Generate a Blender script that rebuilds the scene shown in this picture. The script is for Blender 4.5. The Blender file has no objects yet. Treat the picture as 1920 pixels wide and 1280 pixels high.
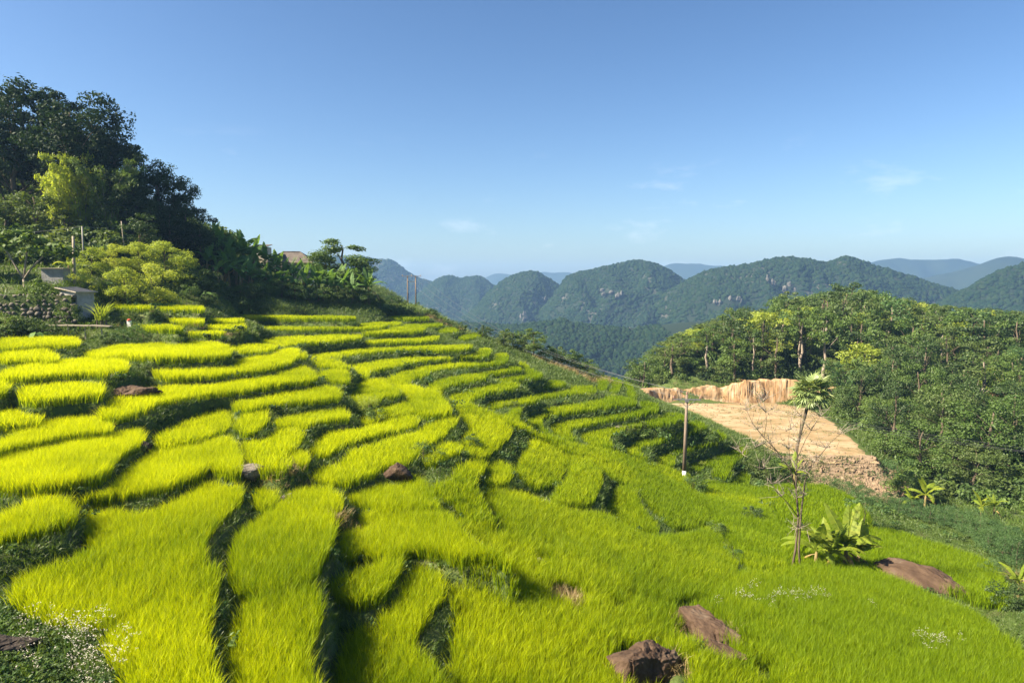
import bpy, bmesh, math, random
import numpy as np
from mathutils import Vector, Matrix

# ---------------------------------------------------------------- camera, sky, sun, exposure
sc = bpy.context.scene
R = math.radians
COL = sc.collection
SUN_EL, SUN_AZ = 40.0, -107.0          # azimuth from +Y (into the picture), negative = to the left
cam_d = bpy.data.cameras.new('camera'); cam = bpy.data.objects.new('camera', cam_d); COL.objects.link(cam)
cam_d.sensor_width = 36.0; cam_d.lens = 24.0; cam_d.clip_start = 0.1; cam_d.clip_end = 20000
cam.location = (0, 0, 0); cam.rotation_euler = (R(90) - math.atan(105 / 1280), 0, 0)
sc.camera = cam

world = bpy.data.worlds.new('World'); sc.world = world; world.use_nodes = True
wn, wl = world.node_tree.nodes, world.node_tree.links; wn.clear()
w_out = wn.new('ShaderNodeOutputWorld'); w_bg = wn.new('ShaderNodeBackground'); w_sky = wn.new('ShaderNodeTexSky')
w_sky.sky_type = 'NISHITA'; w_sky.sun_disc = False
w_sky.sun_elevation = R(SUN_EL); w_sky.sun_rotation = R(SUN_AZ)
w_sky.altitude = 300; w_sky.air_density = 1.0; w_sky.dust_density = 1.6; w_sky.ozone_density = 2.5
w_bg.inputs['Strength'].default_value = 0.05
# faint fair-weather cloud wisps, a property of the sky all round
w_tc = wn.new('ShaderNodeTexCoord'); w_mp = wn.new('ShaderNodeMapping'); w_mp.inputs['Scale'].default_value = (1.0, 1.0, 3.0)
w_nz = wn.new('ShaderNodeTexNoise'); w_nz.inputs['Scale'].default_value = 7.0; w_nz.inputs['Detail'].default_value = 7; w_nz.inputs['Roughness'].default_value = .62
w_rp = wn.new('ShaderNodeValToRGB'); w_rp.color_ramp.elements[0].position = .58; w_rp.color_ramp.elements[1].position = .82
w_rp.color_ramp.elements[1].color = (.35, .35, .35, 1)
w_sx = wn.new('ShaderNodeSeparateXYZ'); w_mr = wn.new('ShaderNodeMapRange'); w_mr.inputs['From Min'].default_value = .21; w_mr.inputs['From Max'].default_value = .12   # the wisps lie low over the hills
w_ml = wn.new('ShaderNodeMath'); w_ml.operation = 'MULTIPLY'
w_gm = wn.new('ShaderNodeGamma'); w_gm.inputs[1].default_value = 1.27; w_hs = wn.new('ShaderNodeHueSaturation'); w_hs.inputs['Saturation'].default_value = 1.06; w_hs.inputs['Value'].default_value = .64
w_mx = wn.new('ShaderNodeMixRGB'); w_mx.inputs[2].default_value = (8.2, 8.2, 8.6, 1)
wl.new(w_tc.outputs['Generated'], w_mp.inputs[0]); wl.new(w_mp.outputs[0], w_nz.inputs[0]); wl.new(w_nz.outputs[0], w_rp.inputs[0])
wl.new(w_tc.outputs['Generated'], w_sx.inputs[0]); wl.new(w_sx.outputs[2], w_mr.inputs[0]); wl.new(w_rp.outputs[0], w_ml.inputs[0]); wl.new(w_mr.outputs[0], w_ml.inputs[1]); wl.new(w_ml.outputs[0], w_mx.inputs[0]); wl.new(w_sky.outputs[0], w_gm.inputs[0]); wl.new(w_gm.outputs[0], w_hs.inputs['Color']); wl.new(w_hs.outputs[0], w_mx.inputs[1]); wl.new(w_mx.outputs[0], w_bg.inputs[0])
wl.new(w_bg.outputs[0], w_out.inputs[0])

sun_d = bpy.data.lights.new('sun', 'SUN'); sun_o = bpy.data.objects.new('sun', sun_d); COL.objects.link(sun_o)
sun_d.energy = 5.0; sun_d.angle = R(0.6); sun_d.color = (1.0, .87, .66)
_to = Vector((math.sin(R(SUN_AZ)) * math.cos(R(SUN_EL)), math.cos(R(SUN_AZ)) * math.cos(R(SUN_EL)), math.sin(R(SUN_EL))))
sun_o.rotation_euler = _to.to_track_quat('Z', 'Y').to_euler()

sc.view_settings.view_transform = 'Standard'; sc.view_settings.look = 'None'
sc.view_settings.exposure = 1.85; sc.view_settings.gamma = 1; sc.view_settings.use_curve_mapping = False
sc.render.engine = 'CYCLES'
cy = sc.cycles
cy.use_denoising = True; cy.denoiser = 'OPENIMAGEDENOISE'
cy.max_bounces = 7; cy.diffuse_bounces = 3; cy.glossy_bounces = 2; cy.transmission_bounces = 5; cy.transparent_max_bounces = 4; cy.volume_bounces = 0
cy.use_adaptive_sampling = False; cy.caustics_reflective = False; cy.caustics_refractive = False
cy.sample_clamp_indirect = 6.0

random.seed(7); rng = np.random.default_rng(11)

# ---------------------------------------------------------------- helpers
def tag(o, label=None, cat=None, group=None, kind=None):
    if label: o['label'] = label
    if cat: o['category'] = cat
    if group: o['group'] = group
    if kind: o['kind'] = kind
    return o
def mesh_obj(name, verts, faces, mat=None, parent=None, smooth=False, link=True):
    me = bpy.data.meshes.new(name)
    v = np.asarray(verts, dtype=np.float32)
    if isinstance(faces, np.ndarray):
        k = faces.shape[1]; n = len(faces)
        me.vertices.add(len(v)); me.vertices.foreach_set('co', v.ravel())
        me.loops.add(n * k); me.loops.foreach_set('vertex_index', faces.astype(np.int32).ravel())
        me.polygons.add(n); me.polygons.foreach_set('loop_start', np.arange(0, n * k, k, dtype=np.int32))
        me.update(calc_edges=True)
    else:
        me.from_pydata([tuple(p) for p in v.tolist()], [], [tuple(f) for f in faces])
    if smooth: me.polygons.foreach_set('use_smooth', np.ones(len(me.polygons), dtype=bool))
    if mat:
        for m in (mat if isinstance(mat, (list, tuple)) else [mat]): me.materials.append(m)
    o = bpy.data.objects.new(name, me)
    if link: COL.objects.link(o)
    if parent: o.parent = parent
    return o
def data_obj(name, me, parent=None, loc=(0, 0, 0), rot=(0, 0, 0), scl=(1, 1, 1)):
    o = bpy.data.objects.new(name, me); COL.objects.link(o); o.parent = parent
    o.location = loc; o.rotation_euler = rot; o.scale = scl if not isinstance(scl, (int, float)) else (scl,) * 3
    return o
def empty(name, loc, rz=0, scl=1):
    o = bpy.data.objects.new(name, None); COL.objects.link(o); o.location = loc; o.rotation_euler = (0, 0, rz); o.scale = (scl,) * 3
    o.empty_display_size = .2
    return o
def copy_tree(o, parent=None):
    c = o.copy(); COL.objects.link(c); c.parent = parent
    for ch in o.children: copy_tree(ch, c)
    return c

def _h(ix, iy, iz, s):
    n = (ix * 374761393 + iy * 668265263 + iz * 2147483647 + s * 974634777) & 0xFFFFFFFF
    n = ((n ^ (n >> 13)) * 1274126177) & 0xFFFFFFFF
    return ((n ^ (n >> 16)) & 0xFFFF) / 65535.0
def vnoise(x, y, z=0.0, s=0):
    x, y, z = np.broadcast_arrays(np.asarray(x, float), np.asarray(y, float), np.asarray(z, float))
    ix, iy, iz = np.floor(x).astype(np.int64), np.floor(y).astype(np.int64), np.floor(z).astype(np.int64)
    fx, fy, fz = x - ix, y - iy, z - iz
    fx, fy, fz = [f * f * (3 - 2 * f) for f in (fx, fy, fz)]
    r = 0
    for a in (0, 1):
        for b in (0, 1):
            for c in (0, 1):
                r = r + _h(ix + a, iy + b, iz + c, s) * (fx if a else 1 - fx) * (fy if b else 1 - fy) * (fz if c else 1 - fz)
    return r * 2 - 1
def fbm(x, y, z=0.0, oct=4, s=0):
    a, r, f = .5, 0, 1.0
    for k in range(oct):
        r = r + a * vnoise(np.asarray(x) * f, np.asarray(y) * f, np.asarray(z) * f, s + k); a *= .5; f *= 2.03
    return r

# ---------------------------------------------------------------- materials
MAT = {}
def nodes_of(name):
    m = bpy.data.materials.new(name); m.use_nodes = True; nt = m.node_tree; nt.nodes.clear(); MAT[name] = m
    return m, nt.nodes, nt.links
def leaf_mat(name, cols, trans=.45, rough=.5, gloss=.04, tip=None, tcol=None, ripe_glow=None):
    """leaves: diffuse + translucent + a little sheen; colour varies from plant to plant and leaf to leaf"""
    m, N, L = nodes_of(name)
    out = N.new('ShaderNodeOutputMaterial')
    oi = N.new('ShaderNodeObjectInfo'); geo = N.new('ShaderNodeNewGeometry')
    add = N.new('ShaderNodeMath'); add.operation = 'MULTIPLY_ADD'; add.inputs[1].default_value = .55
    mul = N.new('ShaderNodeMath'); mul.operation = 'MULTIPLY'; mul.inputs[1].default_value = .45
    L.new(geo.outputs['Random Per Island'], mul.inputs[0]); L.new(oi.outputs['Random'], add.inputs[0]); L.new(mul.outputs[0], add.inputs[2])
    ramp = N.new('ShaderNodeValToRGB'); els = ramp.color_ramp.elements
    while len(els) < len(cols): els.new(.5)
    for i, c in enumerate(cols):
        els[i].position = .1 + .8 * i / max(1, len(cols) - 1); els[i].color = (*c, 1)
    L.new(add.outputs[0], ramp.inputs[0]); col = ramp.outputs[0]
    if ripe_glow:                                           # sunlit yellow painted into each plant on top of its ripening, strongest at tips
        ra = N.new('ShaderNodeAttribute'); ra.attribute_type = 'INSTANCER'; ra.attribute_name = 'ripe_glow'
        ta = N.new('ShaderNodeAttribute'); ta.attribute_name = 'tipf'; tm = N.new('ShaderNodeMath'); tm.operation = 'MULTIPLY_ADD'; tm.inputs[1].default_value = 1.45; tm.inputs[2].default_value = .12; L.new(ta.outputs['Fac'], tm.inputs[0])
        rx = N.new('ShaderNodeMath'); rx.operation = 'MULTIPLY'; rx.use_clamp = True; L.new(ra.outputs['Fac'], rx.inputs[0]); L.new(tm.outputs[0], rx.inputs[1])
        rm = N.new('ShaderNodeMixRGB'); rm.inputs[2].default_value = (*ripe_glow, 1); L.new(rx.outputs[0], rm.inputs[0]); L.new(col, rm.inputs[1]); col = rm.outputs[0]
    if tip:
        at = N.new('ShaderNodeAttribute'); at.attribute_name = 'tipf'
        mx = N.new('ShaderNodeMixRGB'); mx.inputs[2].default_value = (*tip, 1); L.new(at.outputs['Fac'], mx.inputs[0]); L.new(col, mx.inputs[1]); col = mx.outputs[0]
    df = N.new('ShaderNodeBsdfDiffuse'); tr = N.new('ShaderNodeBsdfTranslucent'); gl = N.new('ShaderNodeBsdfGlossy'); gl.inputs['Roughness'].default_value = rough
    L.new(col, df.inputs[0])
    tc = N.new('ShaderNodeMixRGB'); tc.blend_type = 'MULTIPLY'; tc.inputs[0].default_value = 1; tc.inputs[2].default_value = (*(tcol or (1.25, 1.15, .5)), 1)
    L.new(col, tc.inputs[1]); L.new(tc.outputs[0], tr.inputs[0])
    m1 = N.new('ShaderNodeMixShader'); m1.inputs[0].default_value = trans; L.new(df.outputs[0], m1.inputs[1]); L.new(tr.outputs[0], m1.inputs[2])
    m2 = N.new('ShaderNodeMixShader'); m2.inputs[0].default_value = gloss; L.new(m1.outputs[0], m2.inputs[1]); L.new(gl.outputs[0], m2.inputs[2])
    L.new(m2.outputs[0], out.inputs[0])
    return m
def rough_mat(name, cols, scale=2.0, rough=.85, bump=.3, bscale=None, detail=6, spec=.2, stretch=(1, 1, 1), coord='Object', pos=None, cracks=0):
    """noise-mottled matt surface"""
    m, N, L = nodes_of(name)
    out = N.new('ShaderNodeOutputMaterial'); b = N.new('ShaderNodeBsdfPrincipled'); b.inputs['Roughness'].default_value = rough
    b.inputs['Specular IOR Level'].default_value = spec
    tc = N.new('ShaderNodeTexCoord'); mp = N.new('ShaderNodeMapping'); mp.inputs['Scale'].default_value = stretch
    L.new(tc.outputs[coord], mp.inputs[0])
    n1 = N.new('ShaderNodeTexNoise'); n1.inputs['Scale'].default_value = scale; n1.inputs['Detail'].default_value = detail; n1.inputs['Roughness'].default_value = .62
    L.new(mp.outputs[0], n1.inputs[0])
    ramp = N.new('ShaderNodeValToRGB'); els = ramp.color_ramp.elements
    while len(els) < len(cols): els.new(.5)
    for i, c in enumerate(cols):
        els[i].position = pos[i] if pos else .28 + .44 * i / max(1, len(cols) - 1); els[i].color = (*c, 1)
    L.new(n1.outputs[0], ramp.inputs[0]); L.new(ramp.outputs[0], b.inputs['Base Color'])
    n2 = N.new('ShaderNodeTexNoise'); n2.inputs['Scale'].default_value = bscale or scale * 5; n2.inputs['Detail'].default_value = 8; L.new(mp.outputs[0], n2.inputs[0])
    if cracks:                                         # open joints and weathered blotches in stone
        wv = N.new('ShaderNodeMixRGB'); wv.inputs[0].default_value = .10; L.new(mp.outputs[0], wv.inputs[1]); L.new(n2.outputs['Color'], wv.inputs[2])
        vo = N.new('ShaderNodeTexVoronoi'); vo.feature = 'DISTANCE_TO_EDGE'; vo.inputs['Scale'].default_value = cracks; L.new(wv.outputs[0], vo.inputs[0])
        vr = N.new('ShaderNodeMapRange'); vr.inputs['From Max'].default_value = .022; L.new(vo.outputs['Distance'], vr.inputs[0])
        dk = N.new('ShaderNodeMixRGB'); dk.blend_type = 'MULTIPLY'; dk.inputs[2].default_value = (.45, .42, .4, 1); iv = N.new('ShaderNodeMath'); iv.operation = 'SUBTRACT'; iv.inputs[0].default_value = 1; L.new(vr.outputs[0], iv.inputs[1]); L.new(iv.outputs[0], dk.inputs[0])
        L.new(ramp.outputs[0], dk.inputs[1]); L.new(dk.outputs[0], b.inputs['Base Color'])
        ad = N.new('ShaderNodeMath'); ad.operation = 'ADD'; L.new(n2.outputs[0], ad.inputs[0]); L.new(vr.outputs[0], ad.inputs[1]); n2 = ad
    bp = N.new('ShaderNodeBump'); bp.inputs['Strength'].default_value = bump; bp.inputs['Distance'].default_value = .1
    L.new(n2.outputs[0], bp.inputs['Height']); L.new(bp.outputs[0], b.inputs['Normal']); L.new(b.outputs[0], out.inputs[0])
    return m

leaf_mat('rice', [(.095, .18, .004), (.155, .25, .005), (.23, .325, .006)], trans=.52, ripe_glow=(.64, .71, .004), tcol=(1.22, 1.10, .3), gloss=.008)
leaf_mat('bank_grass', [(.05, .105, .014), (.072, .135, .018), (.105, .165, .024)], trans=.4, tip=(.15, .19, .035))
leaf_mat('dry_grass', [(.30, .22, .10), (.36, .27, .13), (.22, .18, .07)], trans=.3)
leaf_mat('canopy_far', [(.008, .020, .010), (.013, .028, .012), (.022, .038, .015)], trans=.15, gloss=0)
rough_mat('hillside', [(.045, .070, .018), (.065, .095, .022), (.085, .075, .036)], scale=.6, bscale=6, bump=.6)
rough_mat('limestone', [(.008, .015, .007), (.011, .020, .009), (.08, .075, .065), (.32, .30, .27)], scale=.02, bscale=.15, bump=.5, pos=[.3, .55, .68, .8])
rough_mat('valley', [(.008, .016, .007), (.012, .022, .009), (.02, .03, .011)], scale=.01, bscale=.1, bump=.4)
rough_mat('pale_rock', [(.035, .035, .03), (.09, .085, .075), (.19, .18, .16)], scale=.25, bscale=.5, bump=.8, stretch=(1, 1, .4))
# ---------------------------------------------------------------- survey data: rice beds (plane z = a x + b y + c of the crop's top, outline) and ridge lines
PATCHES = {
'P1': ((0,0,-4.17), [(-41.9,55.7),(-40.1,56.9),(-39.1,58.8),(-36.9,57.5),(-33.0,51.9),(-32.5,49.9),(-34.4,49.9),(-35.3,49.0),(-36.2,48.1)]),
'P2': ((0,0,-4.59), [(-36.2,48.1),(-35.9,49.7),(-35.6,51.0),(-33.2,48.9),(-30.5,45.5),(-29.3,43.4),(-31.7,44.4),(-32.5,43.1)]),
'P3': ((0,0,-4.93), [(-31.0,41.1),(-31.1,44.0),(-30.9,47.4),(-29.8,48.1),(-28.6,47.4),(-25.0,42.0),(-24.0,40.1),(-25.9,40.6),(-27.1,40.1),(-27.3,38.1),(-28.6,37.9)]),
'P4': ((0,0,-5.57), [(-26.2,36.0),(-27.5,38.4),(-27.8,39.2),(-26.9,39.6),(-25.9,40.6),(-24.8,40.6),(-22.9,37.9),(-22.0,36.2),(-22.9,35.8),(-23.7,34.9),(-24.3,34.2)]),
'P4b': ((0,0,-5.34), [(-30.0,38.5),(-29.0,38.9),(-27.4,36.8),(-26.7,35.2),(-27.2,34.9)]),
'P5': ((0,0,-6.42), [(-27.4,35.0),(-27.0,35.6),(-27.3,36.6),(-25.5,35.3),(-24.3,34.7),(-23.4,33.4),(-23.8,32.7),(-24.4,32.2),(-25.0,31.9)]),
'P6': ((0,0,-6.78), [(-22.8,29.0),(-23.1,30.3),(-24.0,32.6),(-23.8,34.0),(-23.3,35.1),(-22.8,36.0),(-21.4,35.4),(-20.2,34.0),(-19.5,32.8),(-20.3,32.4),(-21.3,32.0),(-21.9,30.6),(-22.0,28.8),(-21.9,27.9)]),
'P7': ((0,0,-7.22), [(-22.1,28.0),(-22.2,29.1),(-21.8,30.1),(-21.4,31.4),(-20.7,32.3),(-19.9,33.1),(-20.4,34.5),(-20.1,35.3),(-18.8,34.3),(-17.9,32.6),(-17.6,30.7),(-17.4,29.4),(-16.6,27.6),(-16.2,26.4),(-16.7,25.9),(-17.1,25.2),(-17.9,24.9),(-19.5,24.8)]),
'P8': ((0,0,-7.69), [(-18.0,22.7),(-17.8,23.2),(-17.7,23.8),(-17.8,24.7),(-17.4,25.0),(-16.7,24.8),(-15.8,24.1),(-15.1,23.0),(-15.2,22.4),(-15.4,21.9),(-15.7,21.3),(-16.4,20.7)]),
'P9': ((0,0,-7.88), [(-17.3,25.9),(-16.8,26.4),(-16.4,27.3),(-16.5,28.5),(-17.1,30.8),(-17.6,32.9),(-17.0,34.0),(-15.9,33.8),(-15.7,34.7),(-15.5,35.9),(-14.8,35.6),(-13.4,32.9),(-12.3,30.4),(-11.9,29.1),(-13.1,29.6),(-13.8,30.8),(-13.7,29.8),(-13.8,28.4),(-14.1,27.2),(-14.8,26.6),(-15.7,25.9),(-16.6,25.3)]),
'P10': ((0,0,-8.45), [(-15.6,24.3),(-16.1,25.2),(-15.7,25.8),(-14.2,25.4),(-13.8,26.2),(-13.5,27.2),(-13.6,29.1),(-13.8,30.2),(-13.5,30.8),(-12.8,31.0),(-12.2,30.1),(-11.2,27.6),(-11.1,26.2),(-11.0,24.6),(-10.7,23.0),(-10.2,21.8),(-9.7,20.9),(-10.2,20.2),(-10.3,18.9),(-10.4,17.7),(-10.7,16.9),(-11.2,17.0),(-12.0,17.2),(-12.9,17.7),(-13.9,18.3),(-14.3,18.8),(-14.6,19.5),(-14.5,20.1),(-14.1,20.7),(-13.9,21.3),(-13.8,22.2),(-14.5,22.7)]),
'P11': ((0,0,-8.55), [(-10.4,16.8),(-10.3,17.7),(-10.3,18.9),(-10.2,20.2),(-9.7,20.9),(-9.1,20.5),(-8.6,19.1),(-8.2,17.8),(-7.7,16.5),(-7.1,15.4),(-6.1,13.7),(-5.8,13.0),(-7.9,13.0),(-8.3,13.9),(-8.8,14.9),(-9.7,15.7)]),
'P12': ((0,0,-8.95), [(-10.0,28.1),(-9.4,28.4),(-8.8,28.5),(-8.2,28.2),(-7.5,27.2),(-7.0,26.1),(-6.6,24.6),(-6.5,23.1),(-6.4,21.8),(-6.3,21.0),(-6.6,20.5),(-7.1,20.2),(-7.5,19.9),(-8.0,19.8),(-8.5,20.2),(-9.0,21.2),(-9.7,23.1),(-10.2,24.9),(-10.1,25.8),(-10.0,26.3),(-10.0,27.3)]),
'P13': ((0,0,-9.10), [(-7.9,19.5),(-7.4,19.9),(-7.1,20.3),(-6.7,20.9),(-6.1,20.6),(-5.7,19.6),(-5.5,18.5),(-5.3,17.3),(-5.3,16.6),(-5.0,16.0),(-4.4,15.1),(-3.9,13.8),(-5.9,13.8),(-6.2,14.8),(-6.7,15.9),(-7.4,17.1),(-7.7,18.2)]),
'P14': ((0,0,-8.85), [(-11.5,29.9),(-11.1,30.3),(-10.7,30.1),(-10.1,28.5),(-10.0,27.6),(-10.5,27.4),(-11.0,28.5)]),
'P15': ((0,0,-9.00), [(-10.0,29.2),(-9.6,30.2),(-9.1,30.8),(-8.3,30.6),(-7.6,29.4),(-7.2,28.0),(-7.4,27.6),(-7.9,28.2),(-8.5,28.9),(-9.5,28.9)]),
'P17a': ((0,0,-9.65), [(-8.0,31.9),(-7.2,32.2),(-6.8,32.9),(-6.7,34.2),(-6.1,34.9),(-5.3,35.2),(-4.6,34.4),(-4.0,32.5),(-3.6,31.1),(-3.2,29.8),(-3.8,29.8),(-4.5,29.9),(-5.3,29.5),(-6.2,29.7),(-6.9,30.7),(-7.5,30.9)]),
'P17b': ((0,0,-9.85), [(-6.9,27.0),(-6.6,27.4),(-6.0,27.9),(-6.5,28.7),(-6.7,29.6),(-6.2,29.9),(-5.3,29.7),(-4.6,30.1),(-3.6,30.1),(-3.0,29.8),(-2.4,28.6),(-2.0,27.3),(-1.5,26.4),(-1.0,25.6),(-0.5,25.0),(0.0,24.2),(-0.5,24.7),(-1.3,24.8),(-2.2,24.8),(-2.7,25.3),(-3.7,25.6),(-4.1,25.3),(-4.3,24.8),(-5.2,24.7),(-5.7,25.4),(-6.0,24.5),(-6.5,24.3),(-6.8,25.1),(-7.0,26.2)]),
'P18': ((0,0,-9.95), [(-6.2,22.6),(-5.7,23.3),(-5.3,23.8),(-4.8,24.2),(-4.6,24.7),(-4.2,24.8),(-4.1,23.8),(-4.2,22.7),(-4.4,21.8),(-4.9,21.4),(-5.5,21.4),(-5.9,21.7)]),
'P20': ((0,0,-10.50), [(-3.8,25.6),(-3.4,25.7),(-3.0,25.4),(-2.7,24.6),(-2.4,23.6),(-2.4,22.9),(-2.7,22.3),(-2.8,21.5),(-3.0,20.6),(-3.0,19.9),(-3.7,20.2),(-4.2,20.8),(-4.2,22.1),(-4.0,23.1),(-3.9,24.2)]),
'P21': ((0,0,-10.60), [(-5.1,20.6),(-4.8,21.0),(-4.2,20.6),(-3.7,20.1),(-3.0,19.8),(-2.6,19.4),(-2.3,18.8),(-1.9,18.1),(-1.5,16.1),(-4.4,16.1),(-5.0,18.5),(-5.0,19.7)]),
'P22': ((-0.1875,0.03488,-12.20), [(-2.2,25.2),(-1.9,25.5),(-1.2,26.1),(-0.5,26.6),(-0.1,26.7),(0.5,26.5),(1.1,26.1),(1.7,25.9),(2.4,24.5),(2.5,23.0),(3.1,22.6),(3.1,21.8),(3.6,20.9),(4.9,20.8),(5.3,19.0),(-1.5,17.2),(-1.8,18.5),(-1.9,19.2),(-1.8,20.1),(-1.5,20.8),(-1.3,21.8),(-1.5,22.8),(-1.8,23.6),(-2.1,24.4)]),
'P23': ((-0.313,-0.03797,-10.03), [(-1.6,36.2),(-0.3,37.7),(1.2,38.3),(3.0,38.1),(3.8,38.1),(5.4,39.5),(6.3,38.6),(7.2,37.5),(8.9,39.0),(10.8,41.0),(13.1,44.3),(13.3,43.2),(13.2,40.0),(12.6,36.8),(9.2,30.7),(7.8,29.5),(7.0,28.9),(6.8,27.0),(6.9,25.9),(6.5,24.9),(5.9,24.2),(5.8,24.4),(3.5,23.0),(2.7,22.9),(2.6,24.5),(1.7,26.1),(0.5,26.2),(0.1,26.8),(-0.6,28.1),(-1.6,28.7),(-2.1,29.5),(-2.5,30.7),(-2.4,31.3),(-2.0,30.8),(-1.4,29.9),(-0.6,30.4),(-0.3,31.5),(-0.9,33.9),(-1.4,34.7)]),
'P24': ((-0.4147,0.01583,-11.62), [(-2.5,39.5),(-1.9,40.4),(-1.6,39.8),(-1.7,38.2),(-2.0,36.4),(-1.9,35.2),(-1.6,33.6),(-1.2,32.3),(-0.8,31.7),(-0.6,31.0),(-1.1,29.9),(-1.6,30.1),(-2.0,30.6),(-2.7,31.4),(-3.5,32.0),(-3.9,32.8),(-3.5,33.9),(-3.2,35.2),(-2.9,37.5)]),
'P25': ((0,0,-10.87), [(-1.5,42.6),(-0.8,42.6),(-0.1,41.2),(0.0,39.7),(-0.3,38.2),(-0.9,37.3),(-1.5,37.0),(-1.7,38.3),(-1.5,39.7)]),
'P26': ((-0.4242,0.0287,-12.43), [(1.5,51.4),(2.1,53.9),(3.1,52.8),(4.1,52.4),(4.1,50.1),(3.6,47.1),(3.1,44.2),(2.5,42.2),(1.5,40.2),(0.8,39.9),(0.3,41.0),(0.1,42.4),(0.5,43.9),(0.9,46.8),(1.2,49.0)]),
'P27': ((-0.26,-0.008202,-11.17), [(4.4,52.1),(5.8,51.8),(6.3,50.1),(6.6,49.0),(6.0,45.6),(5.4,42.5),(4.7,40.2),(4.0,38.8),(3.1,38.5),(2.3,38.4),(2.6,40.3),(3.2,42.6),(3.8,45.1),(4.2,48.4)]),
'P28': ((-0.4503,0.01867,-11.46), [(-1.4,53.3),(-0.6,53.8),(-0.3,56.0),(0.2,59.2),(0.9,60.5),(0.5,56.8),(0.6,54.1),(1.6,52.1),(3.4,53.8),(5.6,56.2),(7.3,57.4),(9.1,60.2),(10.9,59.9),(13.1,62.1),(15.3,64.2),(17.1,65.6),(15.8,61.0),(15.0,58.3),(15.1,55.4),(15.6,54.1),(15.3,51.3),(14.6,49.3),(13.0,46.3),(10.4,42.8),(9.8,42.9),(9.2,45.2),(9.2,49.3),(8.0,49.1),(7.0,49.1),(6.8,50.8),(6.2,51.9),(4.2,51.6),(3.2,52.3),(2.2,52.8),(1.0,52.4),(0.0,52.1)]),
'P29': ((0,0,-14.17), [(7.5,47.9),(8.3,48.6),(8.7,47.9),(8.5,45.7),(8.5,43.4),(8.7,40.8),(8.9,39.4),(7.6,39.4),(6.8,41.1),(6.1,42.3),(5.9,43.2),(6.3,43.9),(7.0,45.1),(7.1,46.6)]),
'P31': ((0,0,-6.59), [(-18.9,62.8),(-17.9,63.3),(-16.7,62.8),(-15.0,59.7),(-13.7,57.2),(-14.2,56.5),(-15.7,57.2),(-17.1,58.8),(-18.3,61.0)]),
'P32': ((0,0,-8.50), [(-14.5,67.3),(-13.9,68.2),(-12.9,64.9),(-11.1,60.8),(-9.8,59.5),(-8.6,59.1),(-7.2,56.9),(-6.1,55.2),(-5.6,53.2),(-4.9,50.5),(-4.3,47.3),(-4.5,46.3),(-5.4,45.5),(-6.2,45.9),(-6.8,48.0),(-7.5,50.7),(-8.3,53.2),(-9.1,55.5),(-9.9,58.5),(-11.5,61.2),(-12.6,63.0)]),
'P33': ((0,0,-7.96), [(-12.7,52.0),(-12.3,52.8),(-12.7,56.4),(-12.5,58.6),(-11.8,59.0),(-10.8,57.0),(-9.2,54.2),(-8.5,51.7),(-9.0,50.6),(-9.8,50.9),(-9.6,48.9),(-10.3,48.2),(-11.2,48.2),(-12.2,49.9)]),
'P34': ((0,0,-8.63), [(-9.8,43.6),(-9.9,46.0),(-9.5,48.3),(-8.9,49.6),(-8.7,52.0),(-8.1,52.0),(-7.3,49.6),(-6.8,47.5),(-7.2,46.8),(-8.0,46.0),(-8.6,45.1),(-9.3,43.6)]),
'P35': ((0,0,-8.65), [(-10.8,36.1),(-11.0,37.7),(-11.1,40.0),(-10.6,40.9),(-9.5,41.9),(-8.8,43.4),(-8.0,44.6),(-6.7,46.3),(-6.2,44.8),(-6.2,43.2),(-7.0,42.3),(-8.2,40.3),(-9.2,38.8),(-9.7,36.8),(-9.9,35.6),(-10.3,35.3)]),
'P36': ((0,0,-8.97), [(-10.0,33.0),(-9.5,34.0),(-9.0,34.7),(-8.9,35.9),(-8.8,37.3),(-7.9,38.7),(-7.2,40.2),(-6.4,41.9),(-5.7,43.7),(-5.7,46.0),(-5.0,47.6),(-4.1,48.2),(-3.8,46.6),(-4.0,44.6),(-4.2,42.7),(-4.4,41.0),(-4.9,39.7),(-5.4,37.9),(-5.3,36.5),(-5.6,35.6),(-5.6,34.2),(-6.1,34.2),(-6.8,34.6),(-6.9,33.5),(-7.4,32.4),(-8.0,31.5),(-8.8,31.6),(-9.5,31.8)]),
'P37': ((0,0,-9.32), [(-4.8,37.1),(-4.5,38.7),(-4.2,40.1),(-3.8,41.1),(-3.3,40.9),(-3.0,39.8),(-3.2,38.9),(-3.5,38.3),(-4.0,37.0),(-4.3,36.2),(-4.6,36.2)]),
'P38': ((-0.3485,0.01395,-11.40), [(-4.4,54.4),(-3.8,55.9),(-3.2,54.5),(-2.3,54.7),(-1.5,54.9),(-0.7,54.6),(-0.4,52.3),(-0.1,49.5),(-0.6,46.9),(-1.3,43.3),(-2.0,41.2),(-2.5,40.6),(-2.9,41.1),(-3.1,42.4),(-3.1,45.3),(-2.7,46.8),(-3.2,47.9),(-3.7,49.3),(-4.1,50.4),(-4.5,51.9)]),
'P41': ((-0.1394,-0.08291,-10.63), [(16.2,61.0),(19.5,66.0),(22.0,66.4),(22.7,63.1),(24.4,62.4),(21.4,55.9),(19.2,46.1),(18.6,44.8),(17.9,47.5),(18.6,51.7),(18.1,52.5),(15.5,49.6),(15.3,51.0),(15.5,53.9),(15.6,57.1)]),
'P42': ((-0.1724,-0.09749,-9.35), [(14.0,45.9),(15.7,48.9),(17.7,50.9),(17.0,46.2),(17.3,44.0),(17.9,42.5),(16.7,39.2),(14.1,36.6),(13.0,36.7),(13.7,41.2)]),
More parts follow.
